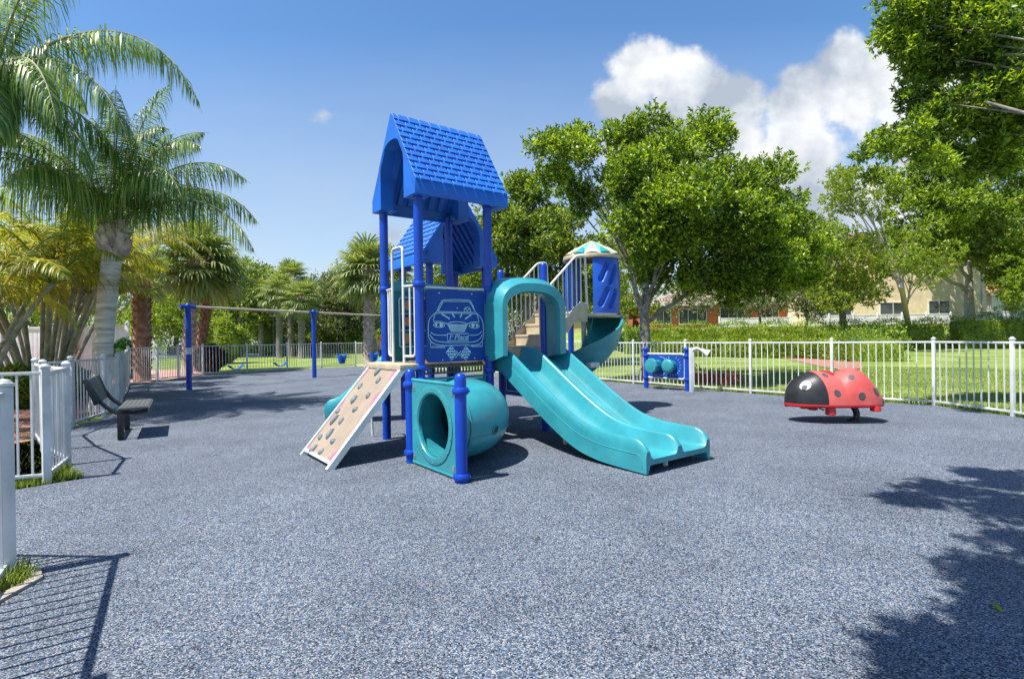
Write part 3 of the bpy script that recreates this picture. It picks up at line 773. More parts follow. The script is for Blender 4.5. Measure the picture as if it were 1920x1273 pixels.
post(2.03, .10, 2.42, True, (1.05, 2.0)); post(2.08, 1.22, 2.44, True, (1.0,))
for x, y in ((1.0, 1.6), (2.03, 1.6), (1.0, 2.55), (2.03, 2.55)): post(x, y, 2.56, False, (1.0, 1.9))
post(-.36, -.46, 1.03, True, (.86, .12)); post(-.36, -1.5, 1.03, True, (.86, .06))
post(3.05, 1.1, 1.69, False); post(4.05, 1.7, 1.67, False)

# decks
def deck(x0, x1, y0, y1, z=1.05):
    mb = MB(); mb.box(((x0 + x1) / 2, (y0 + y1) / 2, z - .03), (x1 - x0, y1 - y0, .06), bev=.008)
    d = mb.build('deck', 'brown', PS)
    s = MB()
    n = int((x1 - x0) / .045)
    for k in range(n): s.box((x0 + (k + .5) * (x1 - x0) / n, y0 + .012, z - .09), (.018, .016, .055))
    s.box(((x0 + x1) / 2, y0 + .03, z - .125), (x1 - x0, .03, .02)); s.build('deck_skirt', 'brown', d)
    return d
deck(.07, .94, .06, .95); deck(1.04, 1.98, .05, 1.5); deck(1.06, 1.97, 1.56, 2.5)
MB().box((-.13, .47, 1.02), (.30, 1.02, .07), bev=.01).build('entry_step', 'tan', PS)

# ---- roofs
def make_roof(ox, oy, z0, rot, L=1.34, Wd=1.26, hf=.16, hr=1.14):
    """gable faces at local x=0 and x=L; eaves along x"""
    R = Matrix.Rotation(rot, 3, 'Z'); O = Vector((ox, oy, z0))
    def T(x, y, z): return O + R @ Vector((x, y - Wd / 2, z))
    w = Wd / 2
    ow, oz1, ozt = .34, .42, .80                      # arch half width, spring height, crown height
    arch = [(-ow, 0), (-ow, oz1)] + [(-ow * math.cos(a) ** .8 if math.cos(a) > 0 else 0, oz1 + (ozt - oz1) * math.sin(a)) for a in [PI / 2 * k / 8 for k in range(1, 9)]]
    arch = arch + [(-x, z) for x, z in arch[-2::-1]]
    outer = [(-w, 0), (-w, hf), (-.012, hr), (.012, hr), (w, hf), (w, 0)]
    root = None
    # side skins with fascia, ridge to eave, thickness 4 cm
    mb = MB(); t = .045
    for sg in (-1, 1):
        prof = [(sg * w, 0), (sg * w, hf), (0, hr), (0, hr - .09), (sg * (w - t), hf - .03), (sg * (w - t), 0)]
        mb.prism(prof, lambda y, z: T(.0, y + w, z), lambda y, z: T(L, y + w, z))
        for k in range(7):                                  # stiffening ribs inside
            x = .2 + k * (L - .4) / 6; mb.prism([(sg * (w - t - .005), hf - .02), (sg * .03, hr - .13), (sg * .03, hr - .19), (sg * (w - t - .05), hf - .02)], lambda y, z: T(x - .035, y + w, z), lambda y, z: T(x + .035, y + w, z))
    roof = mb.build('roof', 'roof', PS)
    for x in (0.0, L):                                      # gable ends with pointed arch
        dx = .17 if x == 0 else -.17; g = MB()
        # left and right legs plus crown built as strips between the outer edge and the arch
        n = len(arch); outs = []
        for (ay, az) in arch:
            if az <= 0.001: outs.append((math.copysign(w - .001, ay), 0))
            else:
                zz = min(az * (hr / ozt) * 1.0, hr - .012); zz = az + (hr - ozt) * (az / ozt) ** 1.4
                yy = w if zz <= hf else w * (1 - (zz - hf) / (hr - hf)); outs.append((math.copysign(max(yy, 0.0), ay if abs(ay) > 1e-6 else 1) * .999, zz))
        e = .004 if x == 0 else -.004
        P = []
        for (ay, az), (by, bz) in zip(arch, outs):
            P.append([T(x - e, ay + w, az), T(x + dx, ay * .97 + w, az), T(x + dx, by * .985 + w, bz - .006), T(x - e, by + w, bz)])
        g.grid(P, close=True)
        g.add([P[0][0], P[0][1], P[0][2], P[0][3]], [(0, 1, 2, 3)]); g.add([P[-1][0], P[-1][1], P[-1][2], P[-1][3]], [(0, 1, 2, 3)])
        g.build('gable_end', 'roof', roof, angle=35)
    for sg in (-1, 1):                                      # corner sockets over the posts
        for x in (.12, L - .12): MB().box(T(x, w + sg * (w - .14), .03), (.24, .22, .05), R, .008).build('post_socket', 'roof', roof)
    sh = MB(); rows, cols = 11, 9                           # moulded shingles
    for sg in (-1, 1):
        a = Vector((0, sg * w, hf)); b = Vector((0, 0, hr)); sl = (b - a); sln = sl.length; sl.normalize(); nr = Vector((0, sg * sl.z, abs(sl.y)))
        nr = Vector((0, sg * (hr - hf), w)).normalized()
        for i in range(rows):
            off = 0 if i % 2 else .5
            for j in range(cols + 1):
                x0 = (j - off) * L / cols; x1 = x0 + L / cols - .016; x0 = max(x0, .006); x1 = min(x1, L - .006)
                if x1 - x0 < .03: continue
                s0 = sln * i / rows - (.012 if i else -.004); s1 = sln * (i + 1) / rows
                q = lambda x, s, h: T(x, (a + sl * s + nr * h).y + w, (a + sl * s + nr * h).z)
                vs = [q(x0, s0, .001), q(x1, s0, .001), q(x1, s1, .001), q(x0, s1, .001), q(x0 + .004, s0 + .003, .021), q(x1 - .004, s0 + .003, .021), q(x1 - .004, s1, .004), q(x0 + .004, s1, .004)]
                sh.add(vs, [(4, 5, 6, 7), (0, 1, 5, 4), (1, 2, 6, 5), (3, 0, 4, 7), (2, 3, 7, 6)])
    sh.build('shingles', 'roof', roof, smooth=False)
    return roof
make_roof(-.10, .50, 3.05, 0)
make_roof(1.48, 1.42, 2.50, PI / 2, L=1.28, Wd=1.36, hr=1.16)

# ---- car panel
def car_panel():
    x0, x1, z0, z1 = .085, .925, 1.06, 1.95; y = -.0
    mb = MB(); poly = rect_round(x0, x1, z0, z1, .05)
    mb.prism(poly, lambda a, b: Vector((a, y - .012, b)), lambda a, b: Vector((a, y + .012, b)))
    pn = mb.build('car_panel', 'panel', PS, smooth=False)
    def mp(u, v):
        top = 140 + (u - 550) * .03; bot = 1115 - (u - 550) * .075
        return (x0 + (u - 550) / 740 * (x1 - x0), z1 - (v - top) / (bot - top) * (z1 - z0))
    def to3(a, b, h=0): return Vector((a, y - .0125 - h, b))
    ln = MB()
    def crv(pts, w=.0085, smooth=True):
        if smooth and len(pts) > 2:
            q = [pts[0]]
            for i in range(len(pts) - 1):
                p0, p1, p2, p3 = pts[max(i - 1, 0)], pts[i], pts[i + 1], pts[min(i + 2, len(pts) - 1)]
                for k in range(1, 6):
                    t = k / 5; q.append(tuple(.5 * (2 * p1[j] + (p2[j] - p0[j]) * t + (2 * p0[j] - 5 * p1[j] + 4 * p2[j] - p3[j]) * t * t + (3 * p1[j] - p0[j] - 3 * p2[j] + p3[j]) * t ** 3) for j in (0, 1)))
            pts = q
        ln.ribbon([mp(*p) for p in pts], w, to3)
    mirror = lambda pts: [(1840 - u, v) for u, v in pts]
    L1 = [(760, 282), (735, 300), (700, 370), (672, 435), (610, 500), (578, 560), (568, 680), (575, 780), (610, 840), (680, 872), (760, 880)]
    crv(L1); crv([(u, v - 8) for u, v in mirror(L1)]); crv([(760, 282), (900, 272), (1080, 278)], smooth=False); crv([(760, 880), (920, 872), (1080, 860)])
    crv([(690, 435), (720, 370), (752, 306), (770, 298), (1078, 296), (1100, 310), (1135, 370), (1158, 435), (690, 435)], smooth=False)
    crv([(635, 570), (636, 530), (650, 480), (672, 458), (900, 452), (1170, 455), (1192, 480), (1208, 530), (1210, 565)])
    crv([(635, 570), (700, 565), (770, 580), (800, 592), (860, 570), (930, 564), (1000, 570), (1060, 585), (1100, 568), (1160, 560), (1210, 565)])
    for a in ([(735, 465), (832, 528)], [(866, 460), (896, 505)], [(990, 460), (966, 505)], [(1112, 465), (1030, 525)]): crv(a, .016, False)
    for cx in (700, 1150):
        crv([(cx + 68 * math.cos(t), 612 + 30 * math.sin(t)) for t in [2 * PI * k / 16 for k in range(17)]], smooth=False)
    for cx, rr in ((665, 14), (724, 21), (1132, 21), (1184, 14)):
        c = mp(cx, 610); sc = rr / 740 * (x1 - x0); ln.add([to3(c[0] + sc * math.cos(t), c[1] + sc * math.sin(t), .003) for t in [2 * PI * k / 12 for k in range(12)]], [tuple(range(12))])
    crv([(805, 602), (1060, 600), (1015, 692), (850, 692), (805, 602)], smooth=False)
    for k in range(1, 8): crv([(805 + 45 * k / 8, 602 + 90 * k / 8), (1060 - 45 * k / 8, 600 + 92 * k / 8)], .007, False)
    crv([(598, 708), (640, 738), (700, 745), (790, 742)]); crv([(1080, 735), (1160, 732), (1215, 715), (1245, 682)])
    crv([(590, 742), (620, 790), (680, 825), (800, 838), (920, 836), (1060, 830), (1160, 815), (1225, 775), (1255, 720)])
    crv([(800, 722), (1068, 714), (1068, 806), (800, 818), (800, 722)], smooth=False)
    crv([(592, 838), (594, 908), (766, 905), (768, 880)], smooth=False); crv([(1108, 862), (1112, 882), (1254, 878), (1256, 815)], smooth=False)
    for k in range(8): crv([(610 + k * 20, 888), (620 + k * 20, 892)], .006, False); crv([(1125 + k * 15, 862), (1133 + k * 15, 864)], .006, False)
    crv([(1060 + 42 * math.cos(t), 412 - 42 * math.sin(t)) for t in [-.4 + 4.0 * k / 12 for k in range(13)]], smooth=False); crv([(1030, 388), (1060, 408), (1092, 388)], .009, False); crv([(1060, 408), (1055, 430)], .009, False)
    ln.build('car_drawing', 'line', pn, smooth=False)
    for cx, tilt, pole in ((848, -1, ((905, 945), (990, 1040))), (1032, 1, ((970, 945), (895, 1040)))):
        fl = MB(); c = mp(cx, 972); s = 84 / 740 * (x1 - x0)
        fl.add([to3(c[0] + a, c[1] + b, .002) for a, b in [(0, s), (s * .82, .1 * s * tilt), (0, -s), (-s * .82, -.1 * s * tilt)]], [(0, 1, 2, 3)])
        fl.ribbon([mp(*pole[0]), mp(*pole[1])], .008, to3); flo = fl.build('flag', 'line', pn, smooth=False)
        ck = MB(); q = s / 6.2
        for i in range(-2, 3):
            for j in range(-2, 3):
                if (i + j) % 2 == 0:
                    a = (i - j) * q * 1.05 * .82; b = (i + j) * q * 1.1
                    ck.add([to3(c[0] + a + dx * q * .62, c[1] + b + dz * q * .62, .004) for dx, dz in ((-1, -1), (1, -1), (1, 1), (-1, 1))], [(0, 1, 2, 3)])
        ck.build('flag_check', 'panel', flo, smooth=False)
    tx = MB(); c = mp(940, 768); text_mb(tx, 'Place', .098, lambda a, b, h: to3(c[0] + .038 + a, c[1] + b, h), .28)
    text_mb(tx, '1', .098, lambda a, b, h: to3(c[0] - .125 + a, c[1] + b, h), .28); text_mb(tx, 'st', .042, lambda a, b, h: to3(c[0] - .092 + a, c[1] + .02 + b, h), .28)
    tx.build('lettering', 'line', pn, smooth=False)
    bo = MB()
    for u, v in ((705, 190), (1122, 195), (928, 385), (735, 1072), (1148, 1035)):
        c = mp(u, v); bo.lathe([(.011, 0), (.009, .006), (.001, .007)], to3(*c), 10, Vector((0, -1, 0)))
    bo.build('bolt', 'steel', pn)
    MB().tube([(.05, 0, 1.975), (.95, 0, 1.975)], .016, 10).build('top_rail', 'white', pn)
    st = MB(); st.lathe([(.0575, 1.16), (.0575, 1.45)], (0, 0, 0), 8, a0=PI * .55, a1=PI * .95); st.build('warning_sticker', 'paper', pn)
car_panel()

# ---- entry gate railing (A-B face, x = 0)
def gate():
    mb = MB()
    mb.tube(rounded([(-.05, .64, 1.03), (-.05, .64, 2.50), (-.05, .33, 2.50), (-.05, .33, 1.03)], .07), .017, 10)
    g = mb.build('entry_arch', 'white', PS)
    for (ya, yb) in ((.95, .64), (.05, .33)):
        r = MB(); m_ = (ya + yb) / 2; s = 1 if ya > yb else -1
        r.tube([(0, ya - s * .03, 2.0), (-.05, yb, 2.0)], .015, 8)
        r.tube(rounded([(-.0, ya - s * .07, 2.0), (-.0, ya - s * .07, 1.14), (-.045, yb, 1.14)], .07), .015, 8)
        r.tube([(-.02, m_ - .02 * s, 2.0), (-.02, m_ - .02 * s, 1.15)], .013, 8)
        r.build('side_rail', 'white', g)
gate()

# ---- rock climber
def climber():
    a = Vector((-.24, -.02, 1.01)); b = Vector((-1.17, -.22, .03)); W_ = .97
    e = Vector((0, 1, 0)); d = (b - a); L = d.length
    d = d.normalized(); up = e.cross(d).normalized()
    if up.z < 0: up = -up
    P = lambda s, t, h: a + d * (s * L) + e * (t * W_) + up * h
    mb = MB(); q = [P(0, .05, 0), P(0, .96, 0), P(.97, .96, 0), P(.97, .05, 0)]; mb.add(q + [v - up * .03 for v in q], [(0, 1, 2, 3), (7, 6, 5, 4), (0, 4, 5, 1), (1, 5, 6, 2), (2, 6, 7, 3), (3, 7, 4, 0)])
    bd = mb.build('rock_climber', 'board', PS, smooth=False)
    for t0, t1 in ((-.012, .05), (.96, 1.0)):
        r = MB(); v = [P(-.02, t0, .018), P(-.02, t1, .018), P(1.02, t1, .018), P(1.02, t0, .018)]
        r.add(v + [p - up * .065 for p in v], [(0, 1, 2, 3), (7, 6, 5, 4), (0, 4, 5, 1), (1, 5, 6, 2), (2, 6, 7, 3), (3, 7, 4, 0)]); r.build('side_rail', 'white', bd, smooth=False)
    MB().tube([P(.965, .03, .0), P(.965, .97, .0)], .022, 10).build('bottom_bar', 'white', bd)
    # holds measured on the photo: (s along, t across from near edge)
    holds = [(.05, .62, 1), (.15, .42, 0), (.22, .78, 0), (.31, .40, 0), (.36, .68, 1), (.43, .97, 0), (.49, .45, 0), (.60, .86, 1), (.60, .62, 0), (.75, .68, 1), (.79, .88, 0), (.81, .42, 0), (.93, .82, 1), (.93, .55, 0)]
    holds = [(.06, .60, 1), (.16, .40, 0), (.25, .80, 0), (.33, .37, 0), (.40, .68, 1), (.55, .91, 0), (.49, .44, 0), (.64, .80, 1), (.63, .58, 0), (.77, .62, 1), (.83, .83, 0), (.82, .40, 0), (.95, .76, 1), (.94, .50, 0)]
    for i, (s, t, k) in enumerate(holds):
        t = min(t, .90); c = P(s * .98, t, 0); h = MB(); rr = random.Random(i)
        N_, M_ = 6, 12; G = []
        for u_ in range(N_):
            ph = PI / 2 * u_ / (N_ - 1); row = []
            for v_ in range(M_):
                an = 2 * PI * v_ / M_; rad = math.cos(ph) * (1 + .15 * math.sin(an * 2 + i))
                if k: x = rad * .075 * math.cos(an); y = rad * .038 * math.sin(an); x += (.2 * y)
                else: x = rad * .045 * math.cos(an); y = rad * .042 * math.sin(an)
                row.append(c + d * x + e * y + up * (math.sin(ph) * (.045 if k else .034) - .004))
            G.append(row)
        h.grid(G, close=True); h.build('climbing_hold', 'hold', bd, angle=60)
    wv = MB(); pts = []
    for k in range(41):
        s = k / 40; pts.append((s * .96 + .0, .055 + .11 * (.5 + .5 * math.sin(s * 21 + .4)) * (.6 + .5 * math.sin(s * 7)) + .02))
    P2 = [[P(s, .052, .0015), P(s, max(t, .06), .0015)] for s, t in pts]; wv.grid(P2)
    P3 = [[P(s, t + .012, .002), P(s, t + .02, .002)] for s, t in pts]; wv.grid(P3)
    P4 = [[P(s, .955, .0015), P(s, .955 - .035 * max(0, math.sin(s * 13 + 1)), .0015)] for s, t in pts]; wv.grid(P4)
    wv.build('pink_wave', 'pink', bd, smooth=False)
    MB().tube(rounded([a + e * .99 + Vector((.03, 0, 0)), a + e * 1.3 + Vector((.12, 0, -.02)), a + e * 1.34 + Vector((.15, 0, -.45)), a + e * 1.34 + Vector((.17, 0, -.98))], .1), .016, 8).build('side_handle', 'white', bd)
climber()

# ---- crawl tunnel
def tunnel():
    cx, cz, R, r = .0, .50, .0, .37
    x0, yc = -.36, -.98
    y0, y1, z0, z1 = -1.44, -.52, .05, .90
    # front panel with a round hole
    n = 40; mb = MB(); hr_ = .315; ring = [(yc + hr_ * math.cos(2 * PI * k / n), cz - .02 + hr_ * 1.0 * math.sin(2 * PI * k / n)) for k in range(n)]
    def edge(k):
        a = 2 * PI * k / n; c, s = math.cos(a), math.sin(a)
        t = min((abs((y1 if c > 0 else y0) - yc) / abs(c)) if abs(c) > 1e-6 else 9, (abs((z1 if s > 0 else z0) - cz + .02) / abs(s)) if abs(s) > 1e-6 else 9)
        return (yc + c * t, cz - .02 + s * t)
    ed = [edge(k) for k in range(n)]
    # include exact corners by snapping
    for (cy_, cz_) in ((y0, z0), (y0, z1), (y1, z0), (y1, z1)):
        k = min(range(n), key=lambda i: (ed[i][0] - cy_) ** 2 + (ed[i][1] - cz_) ** 2); ed[k] = (cy_, cz_)
    G = [[Vector((x0 - .014, *ed[k])), Vector((x0 - .014, *ring[k])), Vector((x0 + .014, *ring[k])), Vector((x0 + .014, *ed[k]))] for k in range(n)]
    G.append(G[0]); mb.grid(G, close=True)
    pn = mb.build('tunnel_panel', 'teal', PS, smooth=False)
    MB().lathe([(.39, .013), (.392, .022), (.36, .026), (.33, .022), (.315, .0), (.315, -.02)], (x0, yc, cz - .02), 40, Vector((-1, 0, 0))).build('hole_flange', 'teal', pn)
    for z in (z0 - .012, z1 + .012): MB().tube([(x0, y0 + .0, z), (x0, y1 - .0, z)], .02, 10).build('panel_rail', 'teal', pn)
    bo = MB()
    for k in range(14):
        a = 2 * PI * (k + .5) / 14; bo.lathe([(.009, 0), (.007, .006), (.001, .007)], (x0 - .022, yc + .375 * math.cos(a), cz - .02 + .375 * math.sin(a)), 8, Vector((-1, 0, 0)))
    for y, z in ((y0 + .06, z0 + .06), (y0 + .06, z1 - .06), (y1 - .06, z0 + .06), (y1 - .06, z1 - .06)):
        bo.box((x0 - .017, y, z), (.008, .035, .07), bev=.003); bo.lathe([(.012, 0), (.001, .007)], (x0 - .02, y, z), 8, Vector((-1, 0, 0)))
    bo.build('bolt', 'steel', pn)
    # elbow: outer and inner skin with two portholes
    def elbow(r):
        pts = [Vector((x0 + .012, yc, cz - .02)), Vector((x0 + .08, yc, cz - .02))]
        cxx, cyy, RR = x0 + .08, -.22, .76
        pts += [Vector((cxx + RR * math.sin(a), cyy - RR * math.cos(a), cz - .02)) for a in [PI / 2 * k / 14 for k in range(1, 15)]]
        pts += [Vector((cxx + RR, -.02, cz - .02))]
        return pts
    pts = elbow(r); n = 36; G = []; H = []
    for i, p in enumerate(pts):
        d = (pts[min(i + 1, len(pts) - 1)] - pts[max(i - 1, 0)]).normalized(); sdv = Vector((d.y, -d.x, 0))
        t = i / (len(pts) - 1); rr = r * (1.0 + .05 * math.sin(PI * t))
        G.append([p + (sdv * math.cos(a) + Vector((0, 0, 1)) * math.sin(a)) * rr for a in [2 * PI * k / n for k in range(n)]])
        H.append([p + (sdv * math.cos(a) + Vector((0, 0, 1)) * math.sin(a)) * (rr - .015) for a in [2 * PI * k / n for k in range(n)]])
    o = MB(); o.grid(G, close=True); o.grid(H, close=True, flip=True); tn = o.build('crawl_tunnel', 'teal', PS)
    # moulded seam rings and dark portholes
    sm = MB()
    for i in (2, len(pts) - 3, 9):
        d = (pts[i + 1] - pts[i - 1]).normalized(); sdv = Vector((d.y, -d.x, 0)); t = i / (len(pts) - 1); rr = r * (1 + .05 * math.sin(PI * t)) + .004
        if i == 9: continue
        sm.tube([pts[i] + (sdv * math.cos(a) + Vector((0, 0, 1)) * math.sin(a)) * rr for a in [2 * PI * k / n for k in range(n + 1)]], .009, 6)
    ss = []
    for i, p in enumerate(pts[2:-2]):
        i += 2; d = (pts[i + 1] - pts[i - 1]).normalized(); sdv = Vector((d.y, -d.x, 0)); t = i / (len(pts) - 1); rr = r * (1 + .05 * math.sin(PI * t)) + .001
        ss.append(p + (sdv * math.cos(-.30) + Vector((0, 0, 1)) * math.sin(-.30)) * rr)
    sm.tube(ss, .006, 6); sm.build('seam', 'teal', tn)
    for i, an in ((5, -.22), (11, -.05)):
        p = pts[i]; d = (pts[i + 1] - pts[i - 1]).normalized(); sdv = Vector((d.y, -d.x, 0)); nrm = sdv * math.cos(an) + Vector((0, 0, 1)) * math.sin(an)
        t = i / (len(pts) - 1); rr = r * (1 + .05 * math.sin(PI * t)); c = p + nrm * (rr - .004)
        h = MB(); h.lathe([(.052, -.012), (.058, .010), (.05, .012), (.045, .004)], c, 20, nrm); rg = h.build('porthole', 'teal', tn)
        MB().lathe([(.046, .007), (.001, .007)], c, 20, nrm).build('porthole_dark_disc', 'black', rg)  # solid black disc paints the dark inside of the porthole, no hole is cut
    # back panel under the deck
    b = MB(); b.prism(rect_round(.09, .93, .06, .84, .03), lambda a, c: Vector((a, -.012, c)), lambda a, c: Vector((a, .014, c))); bp = b.build('lower_panel', 'teal_dark', PS, smooth=False)
    MB().tube([(.05, 0, .865), (.95, 0, .865)], .018, 10).build('panel_rail', 'teal', bp)
    bb = MB()
    for u_, v_ in ((.14, .79), (.88, .79)): bb.lathe([(.012, 0), (.009, .007), (.001, .008)], (u_, -.014, v_), 8, Vector((0, -1, 0)))
    bb.build('bolt', 'steel', bp)
tunnel()

# ---- hood over the double slide
def hood():
    x0, x1 = .98, 2.10; xm = (x0 + x1) / 2
    def prof(w, zb, zt, rise, n=12, p=2.6):
        pts = [(-w, zb), (-w, zt - rise)]
        pts += [(-w * math.cos(a) ** (2 / p) if math.cos(a) > 0 else 0, zt - rise + rise * math.sin(a) ** (2 / p)) for a in [PI / 2 * k / n for k in range(1, n + 1)]]
        return pts + [(-x, z) for x, z in pts[-2::-1]]
    A = prof(.60, 1.04, 2.17, .40); B = prof(.585, 1.06, 2.15, .40); C = prof(.535, 1.12, 2.06, .36); D = prof(.445, 1.12, 1.95, .28); E_ = prof(.43, 1.12, 1.93, .28); Fp = prof(.48, 1.06, 1.99, .3)
    ys = [.05, -.16, -.33, -.345, -.30, .02]
    G = []
    for k in range(len(A)):
        G.append([Vector((xm + P[k][0] + sx_, y, P[k][1])) for P, y, sx_ in zip((A, B, C, D, E_, Fp), ys, (0, 0, -.02, -.05, -.05, -.02))])
    mb = MB(); mb.grid(G, close=True); mb.add(G[0], [tuple(range(6))]); mb.add(G[-1], [tuple(range(6))])
    o = mb.build('slide_hood', 'teal', PS, angle=28)
    bv = MB()
hood()

# ---- double slide
def slope_path(pts, n=40):
    pts = [Vector(p) for p in pts]; out = []
    for i in range(len(pts) - 1):
        p0, p1, p2, p3 = pts[max(i - 1, 0)], pts[i], pts[i + 1], pts[min(i + 2, len(pts) - 1)]
        m_ = n // (len(pts) - 1)
        for k in range(m_ + (i == len(pts) - 2)):
            t = k / m_; out.append(.5 * (2 * p1 + (p2 - p0) * t + (2 * p0 - 5 * p1 + 4 * p2 - p3) * t * t + (3 * p1 - p0 - 3 * p2 + p3) * t ** 3))
    return out
def trough(name, path, cross, m='teal', parent=PS, endround=4, h_in=.0):
    """cross: closed list of (across, up, isrim) ; path of (point, across vector)"""
    G = []; n = len(path)
    for i, (p, ac) in enumerate(path):
        d = (path[min(i + 1, n - 1)][0] - path[max(i - 1, 0)][0]).normalized(); ac = ac.normalized(); up = ac.cross(d).normalized()
        if up.z < 0: up = -up
        k = 1.0
        e = n - 1 - i
        if e < endround: k = .45 + .55 * math.sin(PI / 2 * e / endround)
        G.append([p + ac * a + up * (u_ * k if u_ > 0 else u_) for a, u_ in cross])
    mb = MB(); mb.grid(G, close=True); mb.add(G[0], [tuple(range(len(cross)))]); mb.add(G[-1], [tuple(range(len(cross)))])
    return mb.build(name, m, parent, angle=50)
def double_slide():
    xc = 1.63; h = .19
    path = slope_path([(xc, .10, 1.04), (xc, -.14, 1.02), (xc, -.42, .86), (xc, -1.00, .505), (xc, -1.45, .275), (xc, -1.78, .19), (xc, -2.10, .165), (xc, -2.46, .155)], 56)
    w = .52
    cross = [(-w, -.13), (-w - .004, h * .35), (-w, h * .55), (-w + .004, h - .02), (-w + .018, h), (-w + .038, h), (-w + .052, h - .02), (-w + .075, .05), (-w + .105, .008),
             (-.075, .008), (-.05, .05), (-.032, h - .03), (-.018, h - .008), (.0, h - .004), (.018, h - .008), (.032, h - .03), (.05, .05), (.075, .008),
             (w - .105, .008), (w - .075, .05), (w - .052, h - .02), (w - .038, h), (w - .018, h), (w - .004, h - .02), (w, h * .55), (w + .004, h * .35), (w, -.13), (w - .03, -.13), (w - .06, -.05), (-w + .06, -.05), (-w + .03, -.13)]
    ac = Vector((1, 0, 0)); pl = [(p, ac) for p in path]
    sl = trough('double_slide', pl, cross, endround=4)
    # embossed line along the outer skirt
    for sg in (-1,):
        ln = MB(); q = []
        n = len(path)
        for i, p in enumerate(path[3:-3]):
            i += 3; d = (path[i + 1] - path[i - 1]).normalized(); up = Vector((0, -d.z, d.y)); up = up if up.z > 0 else -up
            q.append(p + ac * sg * (w + .001) + up * (.045))
        lastp = q[-1]; q += [lastp + Vector((0, -.04, -.02)), lastp + Vector((0, -.055, -.07)), lastp + Vector((0, -.055, -.13))]
        ln.tube(q, .007, 6); ln.build('skirt_bead', 'teal', sl)
    for x, y, z in ((1.58, -.80, .50), (1.95, -.35, .80), (1.60, -2.30, .10)):
        MB().tube([(x, y, -.05), (x, y, z)], .028, 12).build('slide_leg', 'white', sl)
double_slide()

# ---- left single slide (leaves tower two)
def left_slide():
    pts = [(1.0, 2.62, 1.04), (.84, 2.64, 1.0), (.62, 2.74, .78), (.40, 2.88, .50), (.20, 3.0, .30), (.06, 3.1, .23), (-.05, 3.18, .21)]
    path = slope_path(pts, 36); pl = []
    for i, p in enumerate(path):
        d = (path[min(i + 1, len(path) - 1)] - path[max(i - 1, 0)]).normalized(); pl.append((p, Vector((-d.y, d.x, 0))))
    w = .27; h = .17
    cross = [(-w, -.12), (-w - .02, .04), (-w, h - .02), (-w + .03, h), (-w + .06, h - .02), (-w + .08, .05), (-.1, 0), (.1, 0), (w - .08, .05), (w - .06, h - .02), (w - .03, h), (w, h - .02), (w + .02, .04), (w, -.12), (w - .08, -.15), (-w + .08, -.15)]
    s = trough('curved_slide', pl, cross, endround=6)
    MB().tube([(.08, 3.06, -.05), (.08, 3.06, .12)], .05, 12).build('slide_leg', 'teal', s)
left_slide()

# ---- inner teal play panel with spinning figures (behind the gate)
def ttt():
    y = 1.02; b = MB(); b.prism(rect_round(.08, .92, 1.06, 2.13, .04), lambda a, c: Vector((a, y - .02, c)), lambda a, c: Vector((a, y + .02, c)))
    pn = b.build('puzzle_panel', 'teal_dark', PS, smooth=False)
    MB().box((.5, y - .03, 2.06), (.84, .03, .14), bev=.01).build('panel_hood', 'teal', pn)
    fr = MB(); fr.tube(rounded([(.2, y - .04, 1.25), (.2, y - .04, 1.92), (.8, y - .04, 1.92), (.8, y - .04, 1.25), (.2, y - .04, 1.25)], .05), .013, 8)
    for z in (1.47, 1.70): fr.tube([(.2, y - .04, z), (.8, y - .04, z)], .009, 6)
    fr.build('frame', 'line', pn)
    for k, x in enumerate((.3, .5, .7)):
        for j, z in enumerate((1.36, 1.585, 1.81)):
            m_ = MB(); m_.box((x, y - .045, z), (.15, .035, .17), bev=.012); bl = m_.build('spinner', 'panel' if (k + j) % 2 else 'teal', pn)
            f = MB(); c = Vector((x, y - .064, z)); n = 12
            f.add([c + Vector((.048 * math.cos(2 * PI * q / n) * (1 + .25 * math.sin(q * 2.1 + k)), 0, .062 * math.sin(2 * PI * q / n) * (1 + .2 * math.cos(q * 1.7 + j)))) for q in range(n)], [tuple(range(n))]); f.build('figure', 'ora', bl, smooth=False)
ttt()
# blue play panel below the middle deck
def under_panel():
    b = MB(); b.prism(rect_round(.10, 1.05, .45, .88, .03), lambda a, c: Vector((2.05, a + .09, c)), lambda a, c: Vector((2.075, a + .09, c))); pn = b.build('ground_panel', 'panel', PS, smooth=False)
    q = MB(); q.tube(rounded([(2.04, .26, .52), (2.04, .26, .8), (2.04, 1.05, .8), (2.04, 1.05, .52), (2.04, .26, .52)], .04), .006, 6); q.build('panel_line', 'line', pn)
    MB().lathe([(.10, 0), (.10, .04), (.03, .06), (.001, .06)], (2.0, .22, .62), 16, Vector((-1, 0, 0))).build('knob', 'black', pn)
under_panel()

